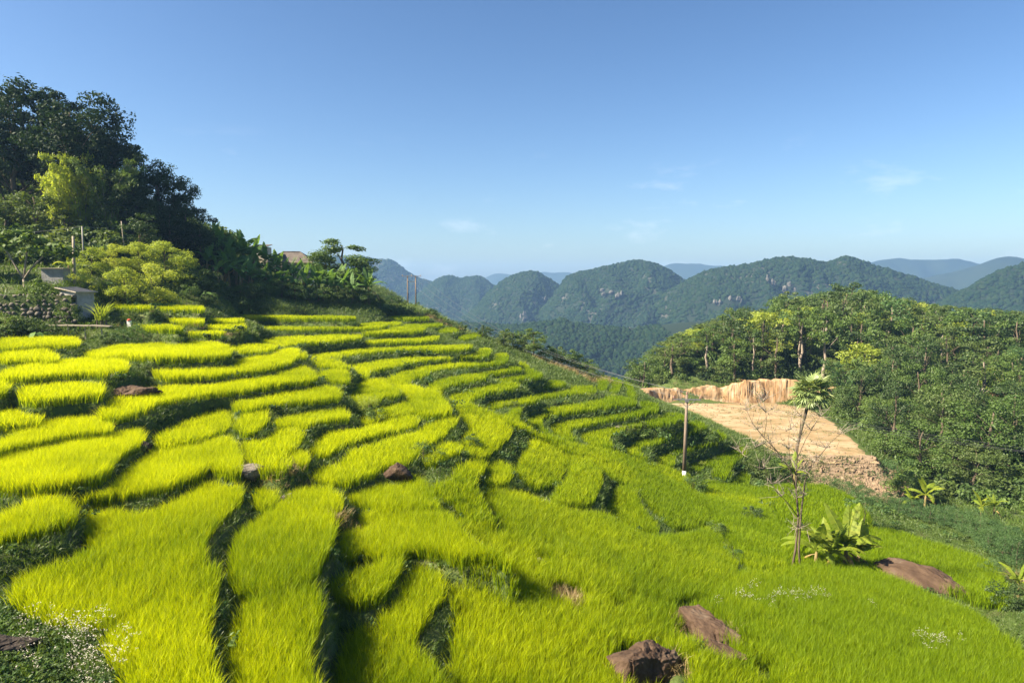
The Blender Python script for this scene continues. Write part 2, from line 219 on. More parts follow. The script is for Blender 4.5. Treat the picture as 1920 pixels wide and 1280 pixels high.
'P43': ((-0.1175,-0.1347,-8.77), [(12.3,35.4),(14.0,36.1),(16.3,38.1),(17.9,38.2),(19.9,38.5),(21.3,38.9),(21.9,36.7),(22.3,34.5),(23.0,32.7),(22.4,30.6),(21.4,27.1),(16.9,20.5),(8.6,18.7),(8.6,22.7),(8.9,24.8),(9.3,26.3),(9.5,28.6),(9.3,30.2)]),
'P44': ((-0.2096,-0.0118,-12.74), [(23.9,60.8),(28.3,65.8),(31.5,68.2),(32.8,66.2),(31.3,60.2),(27.2,53.1),(27.0,56.2),(21.5,49.6),(19.8,47.5),(21.1,53.8)]),
'P45': ((-0.1048,-0.1343,-9.40), [(30.5,55.9),(32.1,55.7),(32.7,52.2),(33.9,50.1),(33.6,46.3),(30.9,41.6),(26.7,37.1),(28.4,41.9),(28.8,45.9),(28.1,48.6),(28.4,51.2)]),
'P46': ((-0.2767,0.04432,-11.56), [(6.3,22.7),(7.1,23.6),(8.3,23.9),(8.5,22.6),(8.8,19.9),(5.7,18.7),(5.7,20.7),(5.7,21.7)]),
'B1': ((0,0,-3.64), [(-37.0,87.5),(-31.1,86.7),(-25.5,85.8),(-21.5,85.8),(-19.5,84.3),(-18.5,81.0),(-20.2,81.0),(-25.3,81.0),(-31.5,82.3),(-34.9,83.6)]),
'B2': ((0,0,-4.74), [(-32.8,84.5),(-30.8,85.7),(-27.2,86.9),(-23.1,88.2),(-19.9,88.2),(-17.2,90.8),(-15.5,84.5),(-16.3,80.0),(-20.7,79.0),(-24.4,78.0),(-27.7,77.0),(-30.1,78.0)]),
'B2b': ((0,0,-4.98), [(-17.6,95.3),(-16.3,98.3),(-15.1,92.6),(-16.0,88.7)]),
'B3': ((0,0,-5.25), [(-18.2,83.1),(-16.3,85.2),(-14.9,88.6),(-13.2,91.0),(-11.4,89.7),(-10.9,84.1),(-12.8,82.0),(-14.9,79.1),(-17.0,78.2)]),
'B3c': ((0,0,-4.54), [(-19.1,106.0),(-16.3,110.0),(-13.5,108.0),(-12.3,100.5),(-14.7,98.8),(-17.4,98.8)]),
'B3b': ((0,0,-5.42), [(-15.7,97.8),(-13.4,100.7),(-10.8,102.2),(-10.0,96.5),(-12.5,93.8),(-14.7,92.6)]),
'B3d': ((0,0,-6.04), [(-10.4,96.7),(-9.1,100.5),(-7.9,99.2),(-7.7,94.4),(-9.0,92.1),(-9.9,93.2)]),
'B3e': ((0,0,-6.76), [(-7.4,93.1),(-6.5,97.3),(-4.7,100.7),(-4.3,97.3),(-5.4,92.1),(-6.4,89.2)]),
'B4': ((0,0,-5.51), [(-26.0,70.5),(-25.6,73.5),(-24.5,75.8),(-21.6,78.4),(-20.8,81.1),(-19.0,82.0),(-17.6,79.3),(-16.8,75.0),(-18.2,72.7),(-19.4,70.5),(-21.4,69.1),(-21.9,66.5),(-21.9,64.0),(-24.0,66.5)]),
'B5': ((0,0,-6.13), [(-17.3,80.2),(-14.4,81.8),(-12.3,82.7),(-10.8,84.5),(-9.3,85.4),(-8.9,81.0),(-10.5,78.5),(-13.6,77.0),(-16.2,76.2)]),
'B6': ((0,0,-6.80), [(-20.9,69.6),(-19.6,71.3),(-18.0,75.7),(-15.7,77.7),(-12.9,78.4),(-10.1,79.1),(-7.7,79.9),(-6.2,81.4),(-4.8,81.4),(-4.8,77.7),(-6.0,75.0),(-7.8,75.0),(-9.6,75.0),(-12.2,74.4),(-13.7,73.7),(-15.2,71.9),(-16.4,69.6),(-17.1,66.9),(-17.7,66.4),(-19.1,65.8)]),
'B7': ((0,0,-7.67), [(-16.0,67.0),(-14.7,69.4),(-13.2,72.0),(-11.3,74.2),(-9.5,75.4),(-7.9,77.2),(-5.8,79.0),(-4.0,80.3),(-3.8,85.3),(-3.0,86.0),(-2.5,81.0),(-2.8,77.2),(-3.9,76.0),(-5.9,74.8),(-8.5,73.1),(-10.1,71.5),(-11.2,68.0),(-12.9,64.4),(-13.4,61.9),(-12.7,59.2),(-13.2,59.2),(-14.5,62.3)]),
'B8': ((0,0,-8.34), [(-11.4,62.9),(-10.9,66.1),(-10.6,69.6),(-9.2,71.5),(-6.0,75.0),(-3.8,77.8),(-2.6,79.5),(-2.0,84.6),(-0.9,86.0),(-0.5,80.7),(-0.8,76.6),(-2.1,75.0),(-3.6,73.4),(-6.5,71.5),(-8.3,68.2),(-8.2,65.2),(-8.8,63.7),(-9.4,61.4),(-9.2,59.4),(-10.0,59.0),(-11.0,60.4)]),
'B9': ((0,0,-8.96), [(-7.6,60.3),(-7.5,63.4),(-7.1,65.6),(-6.2,67.6),(-4.7,69.6),(-3.4,70.5),(-2.6,69.6),(-2.5,68.0),(-3.3,66.8),(-5.0,64.1),(-6.0,62.3),(-6.4,60.0),(-6.9,59.1)]),
'B9b': ((0,0,-9.11), [(-3.8,74.1),(-3.2,75.5),(-1.8,77.0),(-0.4,78.6),(0.9,78.1),(1.0,75.5),(-1.2,73.6),(-3.0,71.8)]),
'B10': ((0,0,-9.81), [(-2.4,73.1),(-0.4,75.3),(1.5,76.7),(1.3,80.7),(1.6,84.0),(1.4,86.3),(0.1,88.2),(0.1,90.8),(1.7,88.8),(2.0,82.9),(2.8,79.7),(3.5,78.2),(3.4,75.3),(1.4,73.5),(-1.7,71.0)]),
'B11': ((0,0,-9.66), [(-5.8,58.8),(-5.3,60.8),(-4.5,62.7),(-3.8,64.7),(-2.8,66.5),(-1.2,68.4),(0.1,69.5),(0.6,68.0),(0.4,66.1),(-1.2,64.7),(-2.5,63.4),(-2.9,60.8),(-3.7,58.8),(-4.6,58.2),(-5.4,57.6)]),
'B12': ((0,0,-11.00), [(2.6,77.4),(4.0,80.1),(5.8,80.5),(6.2,77.8),(5.2,76.5),(3.5,74.9),(2.7,75.3)]),
'B13': ((0,0,-11.68), [(1.9,73.5),(3.3,75.0),(4.8,76.6),(6.8,78.2),(7.3,80.4),(9.4,80.4),(9.8,77.4),(8.0,75.4),(5.0,73.5),(2.8,71.7),(2.0,72.1)]),
'B14': ((0,0,-10.74), [(-2.8,61.7),(-1.9,63.2),(-1.2,66.3),(-0.8,65.3),(0.9,66.3),(2.5,67.3),(2.7,65.6),(0.8,63.5),(-0.7,62.3),(-1.2,60.6),(-1.8,59.5),(-2.6,60.6)]),
'B15': ((0,0,-12.24), [(1.0,62.1),(1.3,65.5),(1.9,67.6),(3.9,69.1),(6.7,71.3),(8.6,72.7),(10.5,74.8),(10.7,77.1),(11.9,76.7),(13.0,75.5),(13.4,73.4),(13.0,72.0),(10.0,70.0),(7.2,68.2),(4.6,66.4),(3.1,64.2),(2.5,62.1),(2.6,59.2),(3.2,57.2),(2.3,57.2),(1.4,59.0)]),
'B16': ((0,0,-13.13), [(3.6,62.8),(3.9,65.3),(5.4,66.9),(8.1,68.8),(11.5,71.5),(13.6,73.5),(14.8,75.1),(14.7,77.6),(15.6,77.6),(16.3,76.9),(16.2,74.5),(15.6,72.5),(12.5,69.7),(9.7,67.4),(6.7,65.0),(5.4,63.5),(5.2,61.4),(5.6,58.7),(4.4,58.7),(3.8,60.5)]),
'B17': ((0,0,-13.92), [(6.5,64.1),(7.3,65.8),(9.3,67.6),(11.7,69.7),(14.7,71.8),(17.1,75.2),(18.3,75.8),(18.9,73.9),(18.3,71.8),(16.0,69.7),(13.2,68.6),(11.5,67.8),(10.8,66.3),(9.3,64.3),(8.8,62.5),(8.9,59.2),(7.5,59.2),(6.5,60.7)]),
'B18': ((0,0,-15.31), [(10.6,63.9),(12.0,66.5),(13.4,69.0),(16.3,71.0),(18.7,73.5),(20.2,77.0),(21.4,77.3),(21.7,75.5),(21.2,74.0),(18.4,71.0),(16.0,69.0),(14.4,67.0),(12.8,65.4),(11.9,63.2),(12.2,60.4),(11.2,61.0)]),
'B19': ((0,0,-16.64), [(14.0,66.7),(15.9,69.6),(18.6,71.6),(21.4,74.4),(23.5,78.3),(24.4,77.8),(23.9,75.2),(22.4,73.3),(18.8,69.9),(16.9,68.5),(15.8,66.1),(15.4,63.4),(14.2,63.8)]),
'B20': ((0,0,-18.15), [(18.6,71.1),(20.0,71.8),(22.2,72.5),(25.1,75.2),(26.4,78.6),(26.8,77.0),(25.8,74.2),(23.6,71.1),(22.3,68.8),(20.6,64.4),(19.6,65.9),(20.9,68.8),(19.8,69.2),(18.7,67.1),(17.6,67.5)]),
'B21': ((0,0,-19.47), [(23.4,70.7),(24.8,71.8),(24.8,70.1),(23.3,66.0),(22.6,66.6),(22.3,67.9)]),
'L1': ((0,0,-4.75), [(-31.8,50.7),(-32.1,53.8),(-31.5,57.4),(-30.5,60.9),(-29.5,62.8),(-27.3,62.1),(-23.2,55.3),(-21.1,51.1),(-20.6,48.6),(-22.2,47.8),(-24.0,47.1),(-25.9,47.1),(-28.1,48.6),(-28.5,47.1),(-29.2,47.5)]),
'L1b': ((0,0,-4.87), [(-27.9,46.5),(-27.5,47.5),(-24.2,42.6),(-23.5,40.6),(-24.8,41.7)]),
'L2': ((0,0,-5.26), [(-25.3,60.6),(-25.1,62.9),(-24.8,64.7),(-23.3,64.7),(-21.8,62.9),(-20.8,59.5),(-21.3,57.0),(-22.8,55.5)]),
'L3': ((0,0,-5.71), [(-24.6,46.4),(-23.5,48.6),(-22.0,50.6),(-21.4,53.6),(-21.3,56.1),(-20.4,57.5),(-21.2,61.9),(-21.0,64.6),(-19.4,61.4),(-17.9,56.5),(-17.4,51.7),(-17.9,49.6),(-19.0,47.6),(-20.0,45.8),(-21.6,44.7),(-22.9,44.1)]),
'L3b': ((0,0,-5.95), [(-19.5,62.3),(-19.0,62.3),(-17.9,58.9),(-17.8,57.6),(-18.5,58.9)]),
'L4': ((0,0,-6.38), [(-21.8,35.7),(-22.8,37.7),(-23.1,39.4),(-23.2,41.2),(-23.0,43.0),(-22.1,44.4),(-20.8,46.4),(-20.5,48.4),(-19.5,48.1),(-18.2,50.2),(-17.4,53.2),(-17.5,55.4),(-17.2,56.1),(-15.3,52.1),(-14.3,49.6),(-14.0,48.1),(-15.3,47.0),(-16.3,44.9),(-17.3,43.4),(-18.6,42.5),(-19.4,41.0),(-20.2,39.2),(-19.9,36.8),(-19.8,35.0),(-20.2,34.1),(-21.0,34.4)]),
'L5': ((0,0,-6.81), [(-15.6,54.6),(-15.3,56.1),(-14.8,57.2),(-14.1,56.8),(-12.8,53.3),(-12.3,51.1),(-12.5,49.9),(-13.7,50.8),(-14.9,52.6)]),
'L6': ((0,0,-7.07), [(-17.4,42.0),(-16.9,44.3),(-16.2,46.4),(-15.0,47.6),(-13.5,49.0),(-12.7,48.7),(-11.7,45.9),(-11.5,44.5),(-12.7,43.9),(-13.9,42.6),(-15.1,41.6),(-15.9,40.3),(-16.6,40.7)]),
'L7': ((0,0,-7.58), [(-17.8,33.4),(-18.7,36.4),(-18.9,38.8),(-18.8,41.1),(-19.0,43.4),(-18.3,43.8),(-17.4,42.4),(-16.9,40.9),(-16.5,39.6),(-15.9,38.1),(-15.8,36.7),(-16.0,35.4),(-16.0,34.0),(-16.6,33.5),(-17.0,32.7)]),
'L8': ((0,0,-7.49), [(-15.9,38.6),(-16.1,40.8),(-15.7,41.4),(-15.1,41.2),(-14.3,39.6),(-13.9,37.5),(-13.8,36.1),(-14.3,35.8),(-15.1,36.9)]),
'L10a': ((0,0,-7.84), [(-13.9,39.3),(-13.9,40.8),(-12.9,42.7),(-12.4,44.9),(-11.8,45.3),(-10.9,44.1),(-10.1,42.0),(-10.4,41.3),(-11.3,40.8),(-11.9,39.9),(-11.9,38.5),(-12.8,39.3),(-13.3,38.5)]),
'L10b': ((0,0,-8.03), [(-14.2,35.4),(-14.3,36.3),(-13.7,36.0),(-13.0,36.3),(-13.4,38.1),(-13.3,39.4),(-12.4,39.1),(-11.8,38.1),(-11.4,35.9),(-11.2,34.3),(-11.4,33.5),(-11.2,32.7),(-10.7,32.0),(-10.3,30.8),(-10.5,30.0),(-10.9,29.9),(-11.6,30.6),(-12.6,32.2)]),
'L11': ((0,0,-8.35), [(-11.1,33.5),(-11.2,34.6),(-10.8,34.8),(-10.1,33.5),(-9.9,32.6),(-10.3,32.4),(-10.8,32.7)]),
'U1': ((0,0,-1.78), [(-40.6,69.0),(-37.8,68.2),(-34.4,65.2),(-33.2,63.0),(-35.1,63.4),(-37.7,64.2)]),
'U2': ((0,0,-2.06), [(-38.3,72.9),(-36.9,74.0),(-32.8,71.9),(-31.2,69.3),(-30.3,67.0),(-33.3,67.7),(-35.8,68.5)]),
'U3': ((0,0,-3.10), [(-34.0,67.5),(-34.2,71.1),(-32.5,71.1),(-29.6,65.2),(-28.4,62.2),(-30.6,63.2),(-31.4,63.2)]),
'U4': ((0,0,-3.42), [(-33.0,73.1),(-31.2,74.0),(-29.9,75.0),(-28.1,71.4),(-27.8,69.0),(-29.7,69.0),(-31.1,69.0)]),
'U5': ((0,0,-3.75), [(-30.5,67.8),(-31.1,71.9),(-29.9,73.0),(-28.4,71.9),(-25.4,65.0),(-25.3,63.3),(-27.1,64.2),(-28.6,64.2)]),
'U6': ((0,0,-4.01), [(-30.6,63.5),(-30.6,66.8),(-28.6,65.9),(-26.4,62.7),(-25.4,59.8),(-26.9,59.8),(-28.8,60.5)]),
'U7': ((0,0,-3.41), [(-34.9,62.8),(-34.0,64.0),(-31.3,62.2),(-29.1,59.7),(-27.7,57.0),(-28.3,57.0),(-30.8,58.7),(-32.9,59.7)]),
'R1': ((0,0,-13.17), [(12.6,101.1),(13.8,103.0),(13.9,98.7),(12.9,91.6),(11.8,87.3),(11.1,86.8),(12.1,93.2)]),
'R2': ((0,0,-13.61), [(14.6,101.4),(15.6,103.3),(15.7,98.0),(14.6,91.7),(13.3,87.4),(12.4,87.9),(13.7,93.7)]),
'R3': ((0,0,-13.97), [(16.5,101.7),(17.1,99.4),(16.7,93.1),(16.0,87.5),(15.3,85.0),(15.1,87.5),(16.1,94.1)]),
}
RANGES = {
'A1': (1900,[(-711,-14.8),(-620,51.5),(-545,83.7),(-472,86.7),(-413,85.2),(-383,77.9),(-332,77.9),(-310,63.2),(-288,39.7),(-251,22.1),(-214,11.8),(-178,-14.8),(-133,-51.7)]),
'A2': (1650,[(-258,-51.3),(-219,-12.8),(-193,10.2),(-167,24.3),(-148,29.4),(-122,19.2),(-103,25.6),(-81,28.1),(-58,16.6),(-39,0.0),(-13,-32.1),(6,-57.8)]),
'A3': (1350,[(-95,-57.8),(-63,-26.2),(-37,0.0),(-10,18.8),(16,29.3),(42,33.5),(63,26.1),(95,5.2),(126,-21.0),(158,-57.8)]),
'A4': (1250,[(49,-43.8),(83,-4.9),(92,17.4),(121,29.0),(165,38.7),(199,46.4),(223,52.2),(252,46.4),(282,35.8),(301,24.2),(316,14.5),(351,-9.7),(381,-43.8)]),
'A5': (1100,[(232,-29.9),(257,0.0),(278,12.8),(299,23.0),(325,31.5),(376,38.3),(410,46.8),(444,51.0),(478,45.1),(504,40.8),(533,52.7),(546,51.0),(581,38.3),(633,21.3),(676,6.8),(720,-4.3),(763,-21.4),(808,-47.1)]),
'A6': (950,[(579,-33.3),(604,-14.8),(622,-3.7),(643,11.0),(672,25.7),(708,35.3),(752,41.9),(811,33.1),(879,11.0)]),
'A7': (760,[(-107,-50.4),(-77,-36.1),(-48,-37.3),(-18,-39.7),(18,-38.5),(53,-32.6),(89,-39.7),(131,-43.3),(178,-37.3),(232,-33.7),(291,-29.0),(380,-32.6),(499,-41.5),(618,-44.4)]),
'F1': (3900,[(-304,-30.3),(-167,39.3),(-106,69.5),(-55,75.5),(0,57.4),(121,69.5),(182,84.6),(227,69.5),(288,81.6),(364,69.5),(516,15.1)]),
'F2': (3600,[(672,41.9),(811,114.2),(867,122.6),(923,114.2),(978,119.8),(1049,103.1),(1146,108.7),(1231,69.7)]),
'F3': (3000,[(1399,58.1),(1537,99.8),(1630,116.0),(1699,123.0),(1770,111.4),(1816,118.3),(1875,113.7),(1944,120.7),(2003,104.5),(2074,92.9),(2145,69.7)]),
'F4': (2300,[(1219,-17.9),(1325,12.5),(1466,44.6),(1554,69.4),(1607,83.6),(1650,103.1),(1686,97.8),(1750,87.2),(1858,62.3)]),
}
LABELS = {
'P1': 'shaded green rice bed at the left edge just under the stone wall', 'P2': 'short bright rice bed at the left edge, second below the stone wall', 'P3': 'bright rice bed at the left edge whose right end meets the grassy boulder',
'P4': 'rice bed with visible stalks in front of the grassy boulder, at the left', 'P4b': 'tiny piece of rice bed cut by the left edge beside the stalky bed', 'P5': 'small rice bed cut by the left edge below the stalky bed',
'P6': 'narrow curved rice bed at the left edge ending below the mossy bank', 'P7': 'broad rice bed at the left edge ending at a dark stone', 'P8': 'dark green tufted rice bed at the left edge above the flowers',
'P9': 'long diagonal rice bed from the left edge to the gully head', 'P10': 'largest bright yellow rice bed at the lower left', 'P11': 'green rice bed at the bottom edge right of the white flowers',
'P12': 'big bright bed between two grassy gullies at the lower left', 'P13': 'rice bed at the bottom edge below the big bed between the gullies', 'P14': 'tiny square rice bed beside the pale upright stone', 'P15': 'narrow strip of rice curving behind the big bed between the gullies',
'P17a': 'rice bed just below the small brown rock', 'P17b': 'wide bright bed with a long dark front edge in the lower middle', 'P18': 'curved tongue of rice below the wide bright middle bed', 'P20': 'arched rice bed like a thumb in the lower middle', 'P21': 'rice bed at the bottom edge below the thumb-shaped bed',
'P22': 'broad green rice slope at the bottom edge left of the blocky boulder', 'P23': 'broad green rice slope behind the two brown boulders', 'P24': 'curved rice bed running down right of the bluish bush', 'P25': 'small bright rice bed left of the bowl-shaped bed', 'P26': 'bowl-shaped rice bed with a rounded dark front edge', 'P27': 'tongue of rice right of the bowl-shaped bed',
'P28': 'long rice slope running down to the foot of the single power pole', 'P29': 'small rice tongue below the power pole with a shaded right edge', 'P31': 'small bright bed at the left tip of the star-shaped terraces', 'P32': 'bright star-shaped ridge bed in the middle of the terraces', 'P33': 'bright bed left of the star-shaped ridge bed',
'P34': 'short bright bed below the star-shaped ridge, upper of a pair', 'P35': 'long bright bed below the star-shaped ridge, lower of a pair', 'P36': 'long bright bed sweeping down to the small brown rock', 'P37': 'small crescent bed above the curved bed with the bluish bush', 'P38': 'bright diamond-shaped bed beside the large grassy bank',
'P41': 'green rice field right of the power pole foot', 'P42': 'green rice field left of the bare tree', 'P43': 'large green rice field at the lower right in front of the banana clump', 'P44': 'green rice field behind the bare tree', 'P45': 'strip of rice between the long rock and the cassava row', 'P46': 'rice between the two boulders and the bottom edge',
'B1': 'highest long shaded rice strip under the banana grove', 'B2': 'second long rice strip under the banana grove', 'B2b': 'tiny strip at the right end of the second long strip', 'B3': 'short strip right of the grassy step below the second long strip', 'B3c': 'topmost strip on the ridge below the twin pole', 'B3b': 'thin strip second below the twin pole', 'B3d': 'tiny terrace on the rim above the rim bushes', 'B3e': 'small terrace on the rim beside a dark shrub',
'B4': 'half sunlit strip that starts at a dark stone, third below the bananas', 'B5': 'green strip right of the half sunlit third strip', 'B6': 'long strip, bright at its left end, fourth below the bananas', 'B7': 'long strip joining the star-shaped ridge, fifth below the bananas', 'B8': 'long strip with a hooked right end, sixth below the bananas', 'B9': 'bright strip running right from the star-shaped ridge', 'B9b': 'short bright strip above the hooked terrace under the rim bushes', 'B10': 'hooked bright strip under the rim bushes', 'B11': 'bright curving strip above the overgrown bank', 'B12': 'small bright terrace below the rim bushes', 'B13': 'strip above the second overgrown bank on the right', 'B14': 'strip between two overgrown banks right of the star',
'B15': 'first of the nested curved beds on the right, below the overgrown bank', 'B16': 'second nested curved bed on the right', 'B17': 'third nested curved bed, beside the pale stone', 'B18': 'fourth nested curved bed on the right', 'B19': 'fifth nested curved bed, behind the power pole', 'B20': 'sixth nested curved bed, above two little shaded steps', 'B21': 'tiny lowest bed at the tip of the nested curved beds',
'L1': 'long shaded rice bed under the plank ledge', 'L1b': 'small tuft of rice beside the grassy boulder', 'L2': 'short bright bed right of the long shaded bed', 'L3': 'half shaded long bed above the grassy boulder', 'L3b': 'tiny bed at the right tip of the half shaded long bed', 'L4': 'long bright bed running right from below the grassy boulder', 'L5': 'small bright cushion-shaped bed in the upper middle', 'L6': 'bright bed above the yellow-green shrub, left of the star', 'L7': 'bright diagonal bed ending beside a small round bed', 'L8': 'small round bright bed left of the middle', 'L10a': 'bright arm of rice below the yellow-green shrub', 'L10b': 'bright bed above the stone at the gully head', 'L11': 'small round bed right of the gully head',
'U1': 'bright strip at the top left beside the white marker post', 'U2': 'shaded strip at the top left under the pale bushes', 'U3': 'short bright bed at the top left below the shaded strip', 'U4': 'short green bed at the top left, right of the bright one', 'U5': 'bright bed with visible stalks at the top left', 'U6': 'bright bed above the long shaded bed at the top left', 'U7': 'overgrown bed beside the plank ledge', 
'R1': 'first tiny upright terrace on the shoulder above the clearing', 'R2': 'second tiny upright terrace on the shoulder above the clearing', 'R3': 'third tiny upright terrace, nearest the earth cliff',
'F1': 'rice filling the slope round the boulders along the bottom edge', 'F2': 'rice and grass running between the right hand fields', 'F3': 'rice along the upper side of the long slope by the curved beds'}
# ---------------------------------------------------------------- terrain height
RICE_H = 0.68
def chaikin(p):
    p = np.asarray(p, float); q = np.roll(p, -1, 0)
    return np.stack([.8 * p + .2 * q, .2 * p + .8 * q], 1).reshape(-1, 2)
PP = {k: (np.array(pl), chaikin(po)) for k, (pl, po) in PATCHES.items()}
def inside(x, y, poly):
    r = np.zeros(x.shape, bool); j = len(poly) - 1
    for i in range(len(poly)):
        (xi, yi), (xj, yj) = poly[i], poly[j]
        c = (yi > y) != (yj > y)
        if c.any(): r ^= c & (x < (xj - xi) * (y - yi) / (yj - yi + 1e-12) + xi)
        j = i
    return r
def edge_dist(x, y, poly):
    d = np.full(x.shape, 1e9); q = np.roll(poly, -1, 0)
    for (ax, ay), (bx, by) in zip(poly, q):
        ex, ey = bx - ax, by - ay; t = np.clip(((x - ax) * ex + (y - ay) * ey) / (ex * ex + ey * ey + 1e-9), 0, 1)
        d = np.minimum(d, (x - ax - t * ex) ** 2 + (y - ay - t * ey) ** 2)
    return np.sqrt(d)
CONTROL = [  # x, y, ground height of the land between and around the terraces
 (-46,59.0,-3.6),(-52,58,-3.4),(-40,59.6,-3.4),(-39.7,61.5,-3.1),(-36,63,-3.0),(-45,70,.8),(-41.5,70,-.4),(-40,74,-.3),(-37.4,76,-.7),(-46.5,74.6,3),(-40,82,1.2),(-42,88,3.2),(-52,90,7),(-48,62,-.8),(-60,62,-.3),(-40,66,-1.3),(-50,75,2),(-40,80,.8),(-30,88,-1.6),(-60,85,6),(-75,80,9),(-60,100,10),(-45,95,4.0),(-35,100,.5),(-90,90,14),(-90,60,6),
 (-80,120,18),(-50,120,7),(-110,120,22),(-30,92,-2.2),(-20,100,-3.0),(-25,105,-2),(-40,92,-.2),(-35,112,0),(-25,170,-5.5),(-30,190,-12),(-18,135,-4.6),(-14,118,-5.2),
 (-45,52,-3.6),(-52,48,-3),(-5,120,-11),(-3,135,-22),(2,107,-11),(6,118,-20),(12,112,-18),(10,140,-42),(20,106,-17.5),(16,125,-26),(-8,150,-30),(-30,150,-6),(-60,160,-4),(-25,130,-4.8),(-33,127,-3),(-45,140,-2),
 (27,127,-22.1),(45,127,-22.1),(40,110,-22.1),(36,98,-22.1),(55,118,-22.1),(46,90,-22.1),(36,87,-22.3),(33,80,-23.2),(38,80,-25.4),(45,80,-25.5),(50,84,-25.4),(50,75,-25),(60,90,-24.5),(60,72,-23.5),(75,80,-24),
 (34.5,67.5,-21.6),(37.6,63.5,-22.1),(38.6,57.3,-21.2),(34.6,46.7,-19.6),(29.3,55.3,-20.4),(24.8,39.4,-17.7),(27,35.8,-17.1),(22,30,-15.2),(45,50,-20),(60,50,-20),(32,25,-14),
 (30,136,-18.2),(50,136,-18.2),(60,150,-15.5),(85,170,-13),(92,185,-12.5),(120,185,-14),(150,190,-15),(60,180,-15),(40,170,-19),(25,160,-26),(110,140,-17),(130,120,-20.5),(80,110,-22.5),(100,95,-24),(95,75,-23.5),(150,120,-20),(170,170,-14),
 (75,225,-25),(120,235,-25),(165,245,-28),(30,205,-48),(60,262,-60),(0,190,-64),(-20,215,-40),(-20,262,-60),(170,262,-40),(-110,262,10),(-110,190,22),(-60,230,-10),
 (0,3,-3.2),(-12,8,-5.2),(12,8,-6.5),(-22,15,-6),(22,12,-9),(-32,25,-4.5),(-42,40,-3),(-60,40,1.5),(35,22,-13),(45,38,-17.5),(0,-5,-2),(-60,0,2),(-110,20,10),(-110,60,10),(60,0,-14),(90,30,-19),(130,50,-22),(170,90,-22),(170,20,-24),
 (-9.7,47,-9.2),(16,59,-18.2),(-22.8,40.7,-6.2),(-6,34,-10),(-12.5,15.5,-8.9),(-9.5,12.5,-8.6),(10,70,-14.8),(24,75,-20),(30,80,-20.6)]
def _tps():
    P, Z = [], []
    for pl, po in PP.values():
        c = po.mean(0); P.append(c); Z.append(pl[0] * c[0] + pl[1] * c[1] + pl[2] - RICE_H)
    for x, y, z in CONTROL: P.append((x, y)); Z.append(z)
    P = np.array(P) / 50.; Z = np.array(Z); n = len(P)
    r2 = ((P[:, None] - P[None]) ** 2).sum(-1)
    A = np.zeros((n + 3, n + 3)); A[:n, :n] = r2 * np.log(r2 + 1e-9) / 2 + np.eye(n) * 4e-3
    A[:n, n] = 1; A[:n, n + 1:] = P; A[n, :n] = 1; A[n + 1:, :n] = P.T
    w = np.linalg.solve(A, np.r_[Z, 0, 0, 0])
    return P, w, n
_TP, _TW, _TN = _tps()
def base_height(x, y):
    q = np.stack([x, y], -1).reshape(-1, 2) / 50.; out = np.empty(len(q))
    for s in range(0, len(q), 40000):
        p = q[s:s + 40000]; r2 = ((p[:, None] - _TP[None]) ** 2).sum(-1)
        out[s:s + 40000] = (r2 * np.log(r2 + 1e-9) / 2) @ _TW[:_TN] + _TW[_TN] + p @ _TW[_TN + 1:]
    return out.reshape(np.shape(x))
CLEAR = np.array([(26,128),(24,121),(27,112),(30.5,104),(33,94),(34.5,88.5),(40,86.5),(46.8,86.5),(48.5,93),(50.5,102),(53,112),(54,122),(49,129),(38,128)], float)
def ground(x, y, full=False):
    x = np.atleast_1d(np.asarray(x, float)); y = np.atleast_1d(np.asarray(y, float))
    T = base_height(x, y)
    T = T + .10 * fbm(x * .5, y * .5, oct=4, s=3) + .35 * fbm(x * .08, y * .08, oct=2, s=9) * np.clip((np.hypot(x, y - 60) - 55) / 30, 0, 1)
    ws = np.full(x.shape, 1 / 2.0 ** 3); zs = ws * T; zin = np.full(x.shape, -1e9); own = np.full(x.shape, -1); dmin = np.full(x.shape, 9.); upz = np.full(x.shape, -1e9); hd = np.full(x.shape, 9.)
    for i, (k, (pl, po)) in enumerate(PP.items()):
        lo, hi = po.min(0) - 4, po.max(0) + 4
        m = (x > lo[0]) & (x < hi[0]) & (y > lo[1]) & (y < hi[1])
        if not m.any(): continue
        xx, yy = x[m], y[m]; z = pl[0] * xx + pl[1] * yy + pl[2] - RICE_H
        ins = inside(xx, yy, po); d = edge_dist(xx, yy, po)
        w = np.where(d < 4, (1 - d / 4) ** 2 / (d + .06) ** 3, 0)
        idx = np.where(m)[0]
        zs[idx] += w * z; ws[idx] += w
        dmin[idx] = np.minimum(dmin[idx], np.where(ins, 0, d))
        nb_ = ~ins & (d < .32) & (z > upz[idx]); upz[idx[nb_]] = z[nb_]; hd[idx[nb_]] = d[nb_]
        up = ins & (z > zin[idx]); zin[idx[up]] = z[up]; own[idx[up]] = i
    zo = zs / ws
    zo = zo + np.where((dmin > 0) & (dmin < .8), .07 * np.exp(-((dmin - .2) / .16) ** 2), 0)
    z = np.where(own >= 0, zin, zo)
    bk = (own >= 0) & (upz > zin + .45)                 # the foot of a higher bed's bank lies on this bed
    z = np.where(bk, zin + (upz - zin) * np.clip(1 - hd / .32, 0, 1), z); own = np.where(bk, -1, own); dmin = np.where(bk, hd, dmin)
    # the levelled clearing
    ci = inside(x, y, CLEAR); cd = edge_dist(x, y, CLEAR)
    k = np.where(ci, 1, np.clip(1 - cd / 1.5, 0, 1))
    z = np.where((own < 0) & (k > 0), z * (1 - k) + (-22.12) * k, z)
    # rock-fill face under the clearing: falls away towards the stream
    return (z, own, dmin) if full else z
def gz(x, y): return float(ground(x, y)[0])

